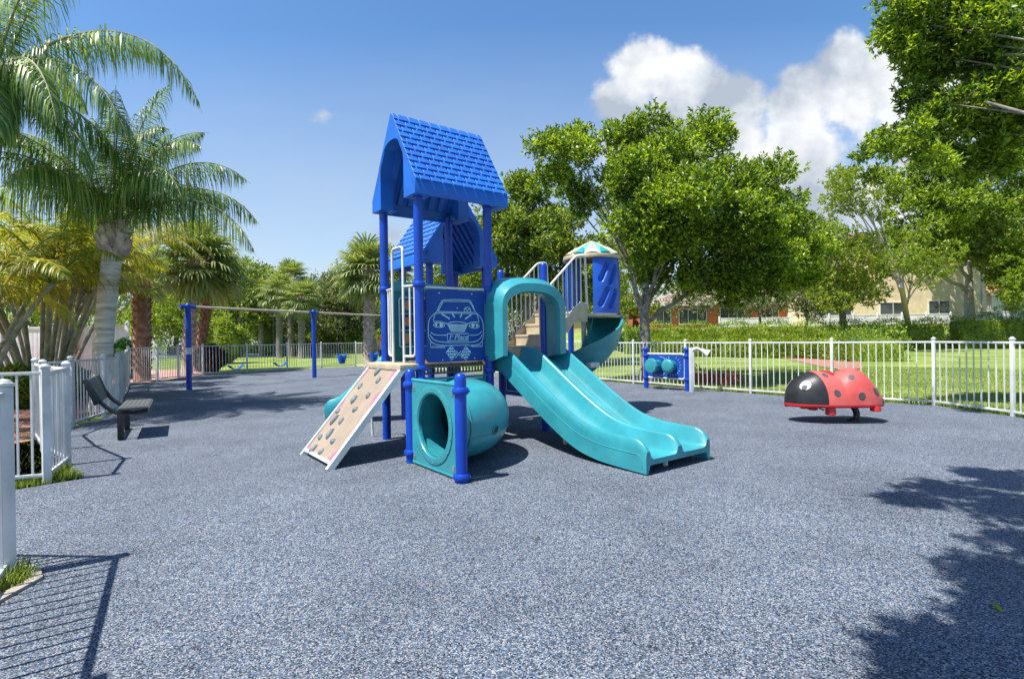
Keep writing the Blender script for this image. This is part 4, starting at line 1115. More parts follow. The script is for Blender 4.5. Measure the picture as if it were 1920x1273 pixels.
# ---- stairs up to the rocket
def stairs():
    y0, y1 = .30, 1.20; n = 4; x0, x1, z0, z1 = 2.10, 2.95, 1.05, 1.74
    mb = MB()
    for k in range(n):
        xa = x0 + (x1 - x0) * k / n; xb = x0 + (x1 - x0) * (k + 1) / n; z = z0 + (z1 - z0) * (k + 1) / n
        mb.box(((xa + xb) / 2 + .02, (y0 + y1) / 2, z - .02), (xb - xa + .04, y1 - y0, .04), bev=.008)
        mb.box((xa + .02, (y0 + y1) / 2, z - .11), (.02, y1 - y0 - .01, .15))
    st = mb.build('stairs', 'tan', PS)
    for y in (y0 - .012, y1 + .012):
        s = MB(); prof = [(x0 - .02, z0 - .12), (x0 - .02, z0 + .03)]
        for k in range(13): t = k / 12; prof.append((x0 + (x1 - x0) * t, z0 + .05 + (z1 - z0) * (t + .16) + .03 * math.sin(t * n * 2 * PI)))
        prof += [(x1 + .12, z1 + .08), (x1 + .12, z1 - .16), (x1 - .12, z1 - .16)]
        for k in range(1, 9): t = 1 - k / 9; prof.append((x0 + (x1 - x0) * t, z0 - .06 + (z1 - z0) * t + .03 * math.sin(t * 4 * 2 * PI)))
        s.prism(prof, lambda a, c: Vector((a, y - .02, c)), lambda a, c: Vector((a, y + .02, c))); s.build('stringer', 'tan', st, smooth=False)
        r = MB(); zb = .10
        top = rounded([(x0 + .0, y, z0 + .88), (x1 - .10, y, z1 + .86), (x1 + .10, y, z1 + .88), (x1 + .14, y, z1 + .05)], .06)
        r.tube(top, .018, 10); r.tube([(x0, y, z0 + zb), (x1 - .05, y, z1 + zb + .02), (x1 + .13, y, z1 + zb + .03)], .015, 8)
        r.tube([(x0 + .02, y, z0 - .1), (x0 + .02, y, z0 + .88)], .02, 8)
        m_ = 10
        for k in range(1, m_):
            x = x0 + (x1 + .1 - x0) * k / m_; t = (x - x0) / (x1 - x0); zt = z0 + .88 + (z1 - z0 - .04) * min(t / (1 - .10 / (x1 - x0)), 1) ; zt = min(zt, z1 + .85 + .03 * t)
            r.tube([(x, y, z0 + zb + (z1 - z0) * min(t, 1)), (x, y, zt)], .011, 6)
        r.build('stair_railing', 'white', st)
stairs()

# ---- rocket style enclosure and spiral slide
def rocket():
    c = Vector((4.05, 1.12, 0)); R = .46; z0, z1 = 1.72, 2.74
    MB().box((3.38, .75, z0 - .025), (.80, .92, .05), bev=.008).build('landing', 'tan', PS)
    MB().lathe([(.001, z0 - .045), (R + .05, z0 - .045), (R + .05, z0), (.001, z0)], c, 32).build('round_deck', 'tan', PS)
    caps = []
    for zc in (2.47, 2.03):
        for da in (-.22, .10): caps.append((da, zc))
    def shell(a0, a1, slots, name='enclosure_panel'):
        n, m_ = 60, 64; G = []
        for i in range(m_ + 1):
            z = z0 - .02 + (z1 - z0) * i / m_; row = []
            for j in range(n + 1):
                a = a0 + (a1 - a0) * j / n; rr = R + .035 * math.sin(PI * (z - z0) / (z1 - z0)) ** .7 if 0 < (z - z0) < (z1 - z0) else R
                if slots:
                    am = (a0 + a1) / 2; u_ = (a - am) * R; best = 9
                    for (du, zc, hl) in ((-.20, 2.46, .14), (-.02, 2.42, .16), (-.20, 2.03, .14), (-.02, 2.00, .14)):
                        # tilted capsule
                        dx, dz = u_ - du, z - zc; tx, tz = .42, .907; s = max(-hl, min(hl, dx * tx + dz * tz)); dd = math.hypot(dx - s * tx, dz - s * tz); best = min(best, dd)
                    rr -= .06 * (1 - sstep(.028, .05, best))
                row.append(c + Vector((math.cos(a) * rr, math.sin(a) * rr, z)))
            G.append(row)
        H = [[c + (p - c - Vector((0, 0, p.z))) * 0 + Vector(((p - c).x * .93, (p - c).y * .93, p.z)) for p in row] for row in G] if not slots else None
        mb = MB(); mb.grid(G)
        inner = [[c + Vector((math.cos(a0 + (a1 - a0) * j / 20) * (R - .05), math.sin(a0 + (a1 - a0) * j / 20) * (R - .05), z)) for j in range(21)] for z in (z0, z1)]
        mb.grid(inner, flip=True)
        for a in (a0, a1):
            q = [c + Vector((math.cos(a) * r_, math.sin(a) * r_, z)) for r_, z in ((R - .05, z0 - .02), (R + .004, z0 - .02), (R + .004, z1 - .02), (R - .05, z1 - .02))]; mb.add(q, [(0, 1, 2, 3)])
        return mb.build(name, 'enclosure', PS, angle=60)
    shell(-PI * .745, -PI * .20, True); shell(PI * .42, PI * .90, True)
    rm = MB(); rm.lathe([(R - .05, z1 - .02), (R + .05, z1 - .02), (R + .06, z1 + .01), (R + .05, z1 + .045), (R - .02, z1 + .05)], c, 40); rim = rm.build('canopy_rim', 'tan', PS)
    n = 12; RR = R + .02; zt = 3.08; zb = z1 + .045
    for k in range(n):
        a0, a1 = 2 * PI * k / n, 2 * PI * (k + 1) / n; mb = MB(); G = []
        for i in range(9):
            t = i / 8; rr = RR * (1 - t) ; z = zb + (zt - zb) * (math.sin(t * PI / 2) * .35 + t * .65)
            G.append([c + Vector((math.cos(a) * rr * (1 + .05 * math.sin(PI * j / 6) * (1 - t)), math.sin(a) * rr * (1 + .05 * math.sin(PI * j / 6) * (1 - t)), z + .02 * math.sin(PI * j / 6) * (1 - t))) for j, a in enumerate([a0 + (a1 - a0) * j / 6 for j in range(7)])])
        mb.grid(G); cn = mb.build('canopy_segment', 'cream2' if k % 2 else 'teal3', rim)
        # scallop at the foot of each segment in the other colour
        s = MB(); H = []
        for i in range(7):
            t = i / 6; hh = t * .40
            w_ = math.sqrt(max(0, 1 - t * t)) * .42; am = (a0 + a1) / 2
            rr = RR * (1 - hh) * 1.062 + .004; z = zb + (zt - zb) * (math.sin(hh * PI / 2) * .35 + hh * .65) + .018 * (1 - hh) + .006
            H.append([c + Vector((math.cos(am + (a1 - a0) * w_ * q) * rr, math.sin(am + (a1 - a0) * w_ * q) * rr, z - .012 * abs(q) * abs(q))) for q in (-1, -.5, 0, .5, 1)])
        s.grid(H); s.build('scallop', 'cream_wall' if k % 2 else 'teal_dark', cn)
    # spiral slide
    hc = Vector((3.80, 1.10)); r = .33; path = []
    A0, A1 = PI * .15, -PI * 1.30; N_ = 44
    for i in range(N_ + 1):
        t = i / N_; a = A0 + (A1 - A0) * t; z = 1.66 - 1.40 * (t ** .92); path.append(Vector((hc.x + r * math.cos(a), hc.y + r * math.sin(a), z)))
    d = (path[-1] - path[-2]); d.z = 0; d.normalize()
    for k in range(1, 7): path.append(path[-1] + d * .09 + Vector((0, 0, -.006)))
    pl = []
    for i, p in enumerate(path):
        d = (path[min(i + 1, len(path) - 1)] - path[max(i - 1, 0)]); d.z = 0; d.normalize(); pl.append((p, Vector((-d.y, d.x, 0))))
    w = .22
    cross = [(-w - .04, .0), (-w - .07, .16), (-w - .05, .21), (-w - .02, .21), (-w - .0, .15), (-w * .8, .03), (-w * .4, -.02), (w * .4, -.02), (w * .8, .05), (w + .02, .30), (w + .05, .40), (w + .08, .40), (w + .10, .32), (w + .06, .05), (w * .8, -.06), (w * .3, -.10), (-w * .3, -.10), (-w * .8, -.06)]
    s = trough('spiral_slide', pl, cross, endround=5)
    MB().tube([(hc.x, hc.y, -.05), (hc.x, hc.y, 1.66)], .045, 12).build('center_pole', 'white', s)
    MB().box((3.42, .52, .88), (.22, .14, .09), bev=.03).build('exit_foot', 'white', s)
rocket()

# ================================================================== OTHER OBJECTS
def swing():
    p = [Vector((-9.15, 15.2, 0)), Vector((-7.15, 19.4, 0))]; d = (p[1] - p[0]); L = d.length; d.normalize(); p.append(p[1] + d * L)
    h = 2.42
    root = empty('swing_frame', p[0], label='blue swing set with a beige top beam and three blue posts at the back left', cat='swing set')
    o = p[0]
    for q in p:
        q = q - o; mb = MB(); r = .075
        mb.lathe([(r, -.05), (r, h - .06), (r * .93, h - .02), (r * .6, h + .03), (.001, h + .05)], q, 18); po = mb.build('post', 'post', root)
        b = MB(); b.tube([q - d * .22 + Vector((0, 0, h - .06)), q + d * .22 + Vector((0, 0, h - .06))], .05, 12); b.build('beam_bracket', 'post', po)
    MB().lathe([(.0765, 1.02), (.0765, 1.20)], p[0] - o, 16).build('warning_sticker', 'paper', root)
    for i in range(2): MB().tube([p[i] - o + d * .2 + Vector((0, 0, h - .06)), p[i + 1] - o - d * .2 + Vector((0, 0, h - .06))], .036, 12).build('beam', 'beige', root)
    side = Vector((-d.y, d.x, 0)); s0 = None
    for k, t in enumerate((.30, .70)):
        c = p[1] - o + d * (L * t); zb = .62
        sw = MB(); prof = []
        n = 20; G = []
        for i in range(6):
            u = i / 5; G.append([c + Vector((math.cos(a) * (.12 + .07 * u), math.sin(a) * (.12 + .07 * u), zb - .13 + .30 * u + (.05 * math.sin(a * 2) if i == 5 else 0))) for a in [2 * PI * j / n for j in range(n)]])
        sw.grid(G, close=True); sw.grid([[c + (q - c) * .9 + Vector((0, 0, .1 * (zb))) * .1 for q in r] for r in G], close=True, flip=True)
        bs = sw.build('bucket_seat', 'roof', root)
        MB().lathe([(.05, 0), (.001, .004)], c + Vector((0.07, -.13, zb - .05)), 10, Vector((.4, -1, 0))).build('leg_hole_dark_disc', 'black', bs)  # black disc stands in for the shade inside a leg hole, seat is uncut
        for sg in (-1, 1):
            a = c + d * sg * .19 + Vector((0, 0, zb + .17)); b = c + d * sg * .26 + Vector((0, 0, h - .1)); ch = MB(); m_ = 34
            for j in range(m_):
                q = a + (b - a) * ((j + .5) / m_); ax = side if j % 2 else d
                ch.tube([q + Vector((0, 0, -.024)) - ax * .008, q + Vector((0, 0, .024)) - ax * .008, q + Vector((0, 0, .024)) + ax * .008, q + Vector((0, 0, -.024)) + ax * .008, q + Vector((0, 0, -.024)) - ax * .008], .0028, 4)
            ch.build('chain', 'grey', bs)
    for k, t in enumerate((.32, .68)):          # belt swings hanging in the first bay
        c = o * 0 + d * (L * t); be = MB()
        G = []
        for i in range(9):
            u = -1 + 2 * i / 8; q = c + d * (.25 * u) + Vector((0, 0, .50 + .13 * u * u)); G.append([q - side * .07, q + side * .07, q + side * .07 + Vector((0, 0, .012)), q - side * .07 + Vector((0, 0, .012))])
        be.grid(G, close=True); bs = be.build('belt_seat', 'panel', root)
        for sg in (-1, 1):
            a = c + d * sg * .25 + Vector((0, 0, .64)); b = c + d * sg * .27 + Vector((0, 0, h - .1)); ch = MB(); m_ = 34
            for j in range(m_):
                q = a + (b - a) * ((j + .5) / m_); ax = side if j % 2 else d
                ch.tube([q + Vector((0, 0, -.026)) - ax * .008, q + Vector((0, 0, .026)) - ax * .008, q + Vector((0, 0, .026)) + ax * .008, q + Vector((0, 0, -.026)) + ax * .008], .0028, 4)
            ch.build('chain', 'grey', bs)
swing()

def ladybug():
    b0 = at(1597, 790); root = empty('ladybug_rider', b0, math.radians(-4), label='red ladybug spring rider with black spots and a big white eye', cat='spring rider')
    # body frame: x forward is -X (head at left)
    L0, L1 = -.98, .42; zb = .26; n = 60; m_ = 36
    def top(u):
        "height of the shell above the belly line; u 0 head .. 1 tail"
        e = max(0.0, 1 - abs(2 * u - 1) ** 2.6) ** .5
        h = .41 * e
        if u < .5: h = .42 * (max(0, 1 - ((.40 - u) / .40) ** 2.5)) ** .5 if u < .40 else .42
        h += .075 * math.exp(-((u - .72) / .13) ** 2) - .055 * math.exp(-((u - .50) / .07) ** 2) + .02 * math.exp(-((u - .30) / .08) ** 2)
        if u > .72: h *= (max(0, 1 - ((u - .72) / .285) ** 2.3)) ** .5
        return h
    def half(u): return .36 * max(0, 1 - abs(2 * u - 1.02) ** 2.8) ** .5
    def surf(u, v, off=0):
        "v 0..1 from near rim over the top to far rim"
        a = PI * v; x = L0 + (L1 - L0) * u; w = half(u) ; h = top(u)
        c, s = math.cos(a), math.sin(a); e = .82; h *= 1.12
        y = -math.copysign(abs(c) ** e, c) * (w + off); z = zb + .03 + (abs(s) ** e) * (h + off)
        return Vector((x, y, z))
    def hb(v): return .345 - .075 * math.sin(PI * v) ** 2
    def patch(u0, u1, name, m, par, extra=0, nn=40):
        G = [[surf(hb(j / m_) + (u1 - hb(j / m_)) * i / nn, j / m_, extra) for j in range(m_ + 1)] for i in range(nn + 1)]
        return MB().grid(G).build(name, m, par, angle=75)
    body = patch(.355, .999, 'body', 'red', root, 0, 56)
    hd = MB(); G = []
    for i in range(41):
        t = i / 40; G.append([surf(.006 + (hb(j / m_) - .006) * t, j / m_, -.002) for j in range(m_ + 1)])
    head = hd.grid(G).build('head', 'black', root, angle=75)
    br = MB(); G = []                                   # rim band below and belly
    for i in range(61):
        u = .002 + .996 * i / 60; w = half(u); x = L0 + (L1 - L0) * u
        G.append([Vector((x, -w - .006, zb + .035)), Vector((x, -w - .012, zb + .012)), Vector((x, -w * .97, zb - .012)), Vector((x, 0, zb - .03)), Vector((x, w * .97, zb - .012)), Vector((x, w + .012, zb + .012)), Vector((x, w + .006, zb + .035))])
    br.grid(G).build('lower_rim', 'red2', root, angle=60)
    for x, y, h in ((-.75, -.16, .04), (-.44, -.27, .12), (.20, -.26, .07), (-.44, .27, .12), (.20, .26, .07)):
        MB().lathe([(.068, .02), (.072, -h + .01), (.062, -h), (.001, -h)], (x, y, zb), 20).build('foot', 'red2', root)
    # far side grip hump visible above the saddle
    hp = MB(); hp.lathe([(.16, 0), (.15, .03), (.10, .065), (.04, .08), (.001, .082)], (-.34, .12, .69), 20); hp.build('saddle_hump', 'red2', body)
    def disc(u, v, r, name, m, par, off=.005, dish=.0, sx=1.0):
        c = surf(u, v, off); e = 1e-3
        t1 = (surf(u + e, v, off) - surf(u - e, v, off)).normalized(); t2 = (surf(u, v + e, off) - surf(u, v - e, off)); t2 = (t2 - t1 * t2.dot(t1)).normalized()
        N_ = 24; mb = MB(); G = []
        nrm = t1.cross(t2); nrm = nrm if (nrm.y < 0 or nrm.z > .5) else -nrm
        for k, (q, dz) in enumerate(((1.0, 0), (.86, .002), (.7, -dish * .35), (.35, -dish * .6), (.001, -dish * .65))):
            row = []
            for j in range(N_):
                a = 2 * PI * j / N_; ca, sa = math.cos(a) * r * q * sx, math.sin(a) * r * q
                du, dv = ca / ((L1 - L0)), sa / max(.05, (surf(u, v + .01) - surf(u, v - .01)).length / .02)
                row.append(surf(u + du, v + dv, off + dz))
            G.append(row)
        mb.grid(G, close=True); return mb.build(name, m, par, angle=75)
    for u, v, r in ((.36, .34, .044), (.61, .29, .044), (.43, .105, .048), (.675, .062, .052), (.85, .15, .050), (.92, .32, .042), (.955, .09, .034), (.45, .80, .045), (.66, .85, .05), (.84, .74, .045), (.62, .62, .04), (.75, .48, .04)):
        disc(u, v, r, 'spot', 'spot', body)
    disc(.155, .24, .082, 'eye_ring', 'spot', head, .003, .0)
    ew = disc(.150, .235, .070, 'eye_white', 'trim', head, .009, -.004)
    disc(.134, .205, .034, 'pupil', 'spot', ew, .015, 0); disc(.140, .235, .010, 'glint', 'white', ew, .020, 0)
    disc(.10, .70, .07, 'eye_white', 'trim', head, .006, -.004)
    sp = MB(); sp.tube(bez((-.02, 0, .27), (.14, 0, .14), (.03, 0, -.02), 8), [.045, .046, .047, .047, .046, .045, .045, .045, .045], 12); sp.lathe([(.09, 0), (.09, .03), (.055, .04)], (.03, 0, 0.01), 16)
    sp.build('spring_arm', 'black', root)
    hn = MB()
    for sg in (-1, 1): hn.tube([(-.62, sg * .30, .25), (-.60, sg * .40, .23)], .014, 8)
    hn.build('hand_peg', 'black', root)
ladybug()

def drums():
    a, b = at(1212, 728), at(1289, 734); d = (b - a); L = d.length; d.normalize(); rz = math.atan2(d.y, d.x)
    root = empty('drum_panel', a, rz, label='blue free-standing play panel with two teal drums in front of the right fence', cat='play panel')
    for x in (0, L):
        m_ = MB(); m_.lathe([(.06, -.05), (.06, .98), (.056, 1.0), (.045, 1.04), (.02, 1.065), (.001, 1.07)], (x, 0, 0), 18); p = m_.build('post', 'post', root)
        
        for z in (.28, .84, 1.0): c = MB(); collar(c, x, 0, z, .06); c.build('clamp', 'post', p)
    z0, z1 = .31, .86; mb = MB(); mb.prism(rect_round(.09, L - .09, z0, z1, .08), lambda u, v: Vector((u, -.015, v)), lambda u, v: Vector((u, .015, v))); pn = mb.build('panel', 'panel', root, smooth=False)
    MB().tube(rounded([(.06, 0, z0 - .02), (L - .06, 0, z0 - .02), (L - .06, 0, z1 + .03), (.06, 0, z1 + .03)], .08), .022, 8).build('frame', 'white', pn)
    for x, r, dp in ((L * .30, .19, .30), (L * .66, .17, .22)):
        q = MB(); q.lathe([(r * .78, 0), (r * .86, dp * .55), (r, dp * .7), (r, dp * .9), (r * .9, dp), (r * .5, dp + .012), (.001, dp + .015)], (x, -.015, .60), 10 if dp > .25 else 24, Vector((0, -1, 0))); q.build('drum', 'teal', pn, angle=30 if dp > .25 else 50)
    ln = MB(); c = (L * .66, .60)
    for k in range(20):
        an = 2 * PI * k / 20 + .1
        p0 = (c[0] + .21 * math.cos(an), c[1] + .20 * math.sin(an)); p1 = (c[0] + .26 * math.cos(an), c[1] + .25 * math.sin(an))
        if z0 + .02 < p1[1] < z1 - .02 and p1[0] < L - .12: ln.ribbon([p0, p1], .008, lambda u, v, h: Vector((u, -.016 - h, v)))
    zig = [(L * .36, z1 - .03), (L * .42, z1 - .06), (L * .46, z1 - .05), (L * .50, z1 - .14)]; ln.ribbon(zig, .008, lambda u, v, h: Vector((u, -.016 - h, v)))
    zig = [(L * .22, z0 + .05), (L * .34, z0 + .03), (L * .44, z0 + .06), (L * .50, z0 + .12)]; ln.ribbon(zig, .008, lambda u, v, h: Vector((u, -.016 - h, v)))
    ln.build('engraving', 'line', pn, smooth=False)
drums()
def talk():
    a = at(1297, 736); root = empty('talk_tube', a, label='white talk tube post with a cone shaped mouthpiece beside the drum panel', cat='talk tube')
    MB().box((0, 0, .51), (.085, .085, 1.08), bev=.006).build('post', 'fence', root)
    t = MB(); t.tube(bez((0.03, -.02, .98), (.09, -.05, 1.08), (.22, -.08, .98), 8), .035, 12)
    d = Vector((.85, -.35, -.5)).normalized(); t.lathe([(.035, 0), (.05, .07), (.085, .17), (.10, .19), (.094, .19), (.045, .08), (.001, .06)], (.20, -.075, 1.0), 22, d); t.build('mouthpiece', 'trim', root)
talk()

def bench(base, rz, label, n=2, L=1.5):
    """x = facing direction, y = along the bench; near leg at y=0"""
    root = empty('park_bench', base, rz, label=label, cat='bench')
    ys = (.0, L - .2)
    for y in ys:
        MB().box((0, y, .20), (.075, .05, .45), bev=.01).build('leg', 'black', root)
        a = MB(); a.tube(bez((.32, y, .40), (.15, y, .34), (.0, y, .40), 4)[:-1] + bez((.0, y, .38), (-.20, y, .42), (-.36, y, .84), 8), .028, 8); a.build('frame', 'black', root)
    s = MB(); s.box((.155, L / 2 - .1, .445), (.35, L, .035), bev=.012); s.box((.335, L / 2 - .1, .415), (.02, L, .07), bev=.006)
    st = s.build('seat', 'grey', root)
    sl = MB()
    for k in range(6): sl.box((.02 + .055 * k, L / 2 - .1, .465), (.03, L * .97, .006))
    sl.build('seat_slats', 'grey', st)
    an = math.radians(20); R = Matrix.Rotation(-an, 3, 'Y'); bk = MB(); c = Vector((-.31, L / 2 - .1, .70)); bk.box(c, (.045, L, .36), R, .012); bp = bk.build('backrest', 'grey', root)
    [MB().box(c + Vector((0, sg * (L / 2 + .004), 0)), (.06, .012, .37), R, .004).build('end_cap', 'black', bp) for sg in (-1, 1)]
    return root
bench(at(226, 826), math.atan2(.52, .85), 'black and grey metal bench on the blue rubber beside the left fence', L=1.2)
bench(at(716, 690) + Vector((0, 0, 0)), math.atan2(-.9, .35), 'dark metal bench far back near the fence behind the bucket swings', L=1.9)
def leaf_litter():
    r = random.Random(4)
    for i, (px, py, lb) in enumerate([(1880, 1150, 'green fallen leaf on the shaded rubber at lower right'), (1745, 842, 'tiny dry leaf on the rubber below and right of the ladybug'), (1395, 843, 'tiny dry leaf on the rubber right of the double slide end'),
                                      (1140, 1023, 'dry leaf on the open rubber below the double slide'), (1003, 1012, 'dry leaf on the open rubber in front of the crawl tunnel')]):
        p = at(px, py, .016); mb = MB(); s = .04 if i == 0 else .018; n = 10; G = []
        a0 = r.uniform(0, 6)
        for k in range(n + 1):
            t = k / n; w = s * .35 * math.sin(PI * t) ** .7 + .001; c = Vector((math.cos(a0) * s * 2 * t, math.sin(a0) * s * 2 * t, .012 * math.sin(PI * t))); q = Vector((-math.sin(a0), math.cos(a0), 0)) * w
            G.append([c - q + Vector((0, 0, .008)), c, c + q + Vector((0, 0, .006))])
        mb.grid(G); o = mb.build('fallen_leaf', 'lime' if i == 0 else 'fan_dead', loc=p)
        tag(o, lb, 'leaf', 'fallen leaves on the rubber')
leaf_litter()

# ================================================================== PLANTS
# ---- central live oak and neighbours
tree('oak_tree', at(1212, 718), at(1208, 718) + Vector((0.02, 0, 2.2)), None, 15.6, 0, 0, .40, 46, 7, .115, .048, 'oak', 'bark', .19,
     'large rounded green oak with a forked grey trunk at the centre right behind the fence', seed=5,
     lobes=[(1052, 290, 52, 52, -.5, 22), (1030, 345, 34, 32, 0, 7), (1100, 365, 42, 40, .8, 12), (1092, 262, 28, 22, .5, 6), (1155, 262, 34, 34, .3, 10), (1218, 255, 46, 46, 0, 17), (1190, 330, 62, 46, -1.2, 22), (1265, 300, 52, 50, -.8, 20),
            (1325, 262, 44, 46, .4, 16), (1290, 375, 80, 48, -2.0, 30), (1205, 415, 60, 50, -1.4, 22), (1355, 345, 56, 44, -.5, 18), (1440, 322, 44, 44, .3, 16), (1462, 372, 34, 34, .8, 8), (1395, 410, 64, 44, -1.6, 24), (1310, 455, 74, 44, -1.0, 26),
            (1470, 445, 52, 48, -.4, 20), (1412, 490, 74, 42, -.8, 26), (1498, 490, 34, 44, .5, 11), (1235, 490, 46, 34, 0, 12), (1345, 515, 56, 26, .5, 13), (1255, 400, 90, 80, 2.2, 26), (1400, 430, 80, 70, 2.2, 22), (1170, 400, 50, 40, 1.8, 8), (1450, 522, 64, 30, .2, 16), (1508, 455, 30, 50, .2, 9), (1385, 540, 60, 20, 0, 11), (1290, 528, 50, 24, -.2, 11), (1225, 470, 50, 46, -.8, 14), (1165, 310, 40, 40, .2, 10)])
tree('oak_tree', (0.8, 25, 0), (0.7, 25, 3.0), None, 25, 0, 0, .60, 56, 6, .17, .072, 'oak_dark', 'bark', .26,
     'olive green oak rising directly behind the blue roofed towers', seed=6, group='oaks behind the play structure',
     lobes=[(962, 358, 34, 28, 0, 9), (935, 405, 46, 44, -1, 14), (1004, 395, 40, 38, .5, 13), (985, 440, 66, 46, -1.5, 24), (1055, 430, 46, 40, .5, 14), (1085, 480, 52, 44, 0, 18), (1020, 500, 66, 46, -1, 24), (930, 500, 56, 56, 0, 18), (1100, 530, 46, 30, .5, 10), (980, 550, 60, 26, .5, 10)])
tree('oak_tree', (-2.4, 31, 0), (-2.2, 31, 2.6),
     [(830, 500), (880, 450), (930, 440), (960, 500), (950, 570), (880, 600), (800, 600), (790, 540)],
     31, 26, 2.6, 1.05, 90, 6, .19, .08, 'oak_dark', 'bark', .3, 'dark shaded oak seen between the tower posts beneath the second roof', seed=61, sep=.9, group='oaks behind the play structure')
tree('oak_tree', (4.3, 30, 0), (4.4, 30, 2.8), [(1100, 460), (1150, 440), (1200, 470), (1230, 540), (1200, 590), (1120, 590), (1080, 540)],
     30, 26, 2.5, 1.0, 80, 6, .19, .08, 'lime', 'bark', .2, 'bright yellow-green tree behind the rocket topped spiral slide', seed=62, sep=.9)
# ---- near right oak whose trunk is outside the frame
near_sh = []
for (x, y, rx, ry, n_) in [(1700, 935, 36, 12, 6), (1775, 915, 50, 16, 10), (1850, 895, 50, 12, 8), (1905, 925, 40, 40, 12), (1875, 960, 36, 20, 7), (1900, 1005, 34, 40, 9), (1905, 1090, 36, 45, 10), (1870, 1085, 30, 25, 5), (1890, 1170, 44, 40, 9), (1800, 1225, 55, 25, 7), (1740, 1215, 34, 16, 4), (1880, 1255, 50, 25, 8), (1720, 1268, 50, 14, 5), (1985, 950, 40, 60, 8), (2010, 1100, 60, 90, 12), (1730, 762, 24, 5, 4), (1805, 770, 60, 8, 9), (1160, 735, 36, 6, 5), (1340, 748, 80, 6, 10)]:
    for k_ in range(max(2, int(n_ * .62))):
        a_, q_ = random.uniform(0, 2 * PI), math.sqrt(random.random()); h_ = random.uniform(4.7, 5.4) if y > 800 else (random.uniform(3.8, 4.4) if x > 1600 else -1)
        if h_ > 0: near_sh.append(tuple(at(x + rx * q_ * math.cos(a_), y + ry * q_ * math.sin(a_)) + Vector((-SHX * h_, -SHY * h_, h_))))
near_extra = near_sh
tree('oak_tree', (11.2, 4.6, 0), (10.2, 5.4, 3.0), None, 9.2, 0, 0, .27, 38, 7, .092, .034, 'oak', 'bark', .17,
     'nearest oak reaching into the top right corner from outside the frame', seed=9, extra=near_extra, xr=.66, ntips=16,
     lobes=[(1690, 25, 52, 30, 0, 14), (1665, 75, 30, 16, 0, 5), (1770, 45, 66, 44, .2, 24), (1850, 60, 60, 50, -.3, 24), (1915, 40, 50, 60, 0, 18), (1740, 118, 46, 24, .2, 12), (1700, 105, 30, 14, 0, 4), (1820, 140, 56, 30, .3, 16), (1890, 150, 48, 40, -.4, 18),
            (1720, 185, 36, 18, .2, 7), (1770, 215, 52, 26, 0, 14), (1700, 262, 48, 20, .3, 11), (1655, 270, 22, 11, .2, 3), (1840, 225, 52, 30, .4, 14), (1905, 240, 44, 34, 0, 12), (1760, 285, 50, 18, .4, 10), (1850, 300, 44, 20, .4, 8),
            (1990, 120, 90, 130, 0, 50), (2060, 300, 90, 90, .5, 24), (1780, -40, 120, 40, 0, 18)])
# ---- trees at right in front of the cream house
tree('oak_tree', (37.4, 43.8, .3), (37.2, 43.8, 6.6), None, 41, 0, 0, .80, 50, 6, .23, .10, 'oak', 'palebark', .42,
     'tall dark green oak with a thick pale trunk in front of the cream house', seed=12,
     lobes=[(1700, 340, 44, 34, 0, 14), (1765, 320, 52, 36, -1, 20), (1840, 300, 60, 36, 0, 20), (1905, 320, 50, 44, 0, 18), (1720, 400, 50, 36, -1, 16), (1790, 385, 60, 40, -2, 24), (1870, 385, 60, 44, -1, 24), (1700, 455, 40, 28, 0, 10), (1770, 455, 50, 28, 0, 14), (1850, 450, 50, 34, 0, 16), (1915, 450, 40, 40, 0, 12), (1830, 350, 90, 60, 3, 26), (1980, 380, 60, 90, 0, 24), (1690, 500, 34, 26, -2, 9), (1895, 505, 36, 32, -2, 12), (1660, 430, 26, 30, 0, 7)])
tree('oak_tree', at(1712, 650), atY(1690, 535, 36), [(1548, 340), (1600, 310), (1660, 320), (1668, 370), (1640, 420), (1600, 400), (1550, 380)],
     36, 14, 2.5, .9, 70, 6, .20, .09, 'lime', 'palebark', .24, 'slender pale-trunked tree with a sparse bright crown before the cream house', seed=13, sep=.8,
     extra=[tuple(atY(x, y, 35.5 + (i % 3 - 1) * 1.2)) for i, (x, y) in enumerate([(1690, 470), (1715, 450), (1740, 480), (1765, 500), (1700, 500), (1660, 490), (1730, 430), (1780, 470), (1650, 450), (1745, 520)])])
tree('oak_tree', (26.6, 43, 1.5), (26.4, 43, 5), [(1530, 420), (1570, 440), (1620, 450), (1650, 500), (1640, 550), (1590, 575), (1530, 560), (1515, 480)],
     42, 34, 3, 1.35, 80, 6, .24, .11, 'lime', 'bark', .28, 'mid green bushy tree left of the cream house corner', seed=14, sep=1.2)
tree('oak_tree', (41.5, 42.5, 0), (41, 42.5, 4.5), [(1840, 450), (1890, 430), (1960, 440), (1980, 540), (1920, 570), (1870, 545)], 41, 30, 3, 1.3, 80, 6, .24, .11, 'lime', 'palebark', .25, 'yellow-green tree low at the right picture edge above the hedge', seed=15, sep=1.1)
tree('oak_tree', (37.6, 52, 2), (37.4, 52, 8), [(1760, 390), (1840, 380), (1900, 400), (1900, 470), (1800, 490), (1750, 450)], 50, 26, 3, 1.6, 80, 6, .3, .13, 'olive', 'bark', .3, 'pale olive tree behind the thick trunk at the right', seed=16, sep=1.4)
def small_tree(px, Y, poly, m, label, seed, r0=.14, n=22, grp='small trees along the orange house hedge', crad=.8):
    z = ground_h(atY(px, 600, Y).x, Y); b = atY(px, 600, Y); b.z = z
    cy = sum(p[1] for p in poly) / len(poly)
    tree('small_tree', b, atY(px, min(cy + 30, 590), Y), poly, Y, n, 1.6, crad, 70, 5, .17, .075, m, 'bark', r0, label, seed=seed, sep=.7, group=grp)
small_tree(1318, 46, [(1250, 560), (1280, 530), (1340, 520), (1380, 545), (1370, 580), (1300, 575), (1260, 585)], 'olive', 'low spreading olive tree in front of the left windows of the orange house', 21)
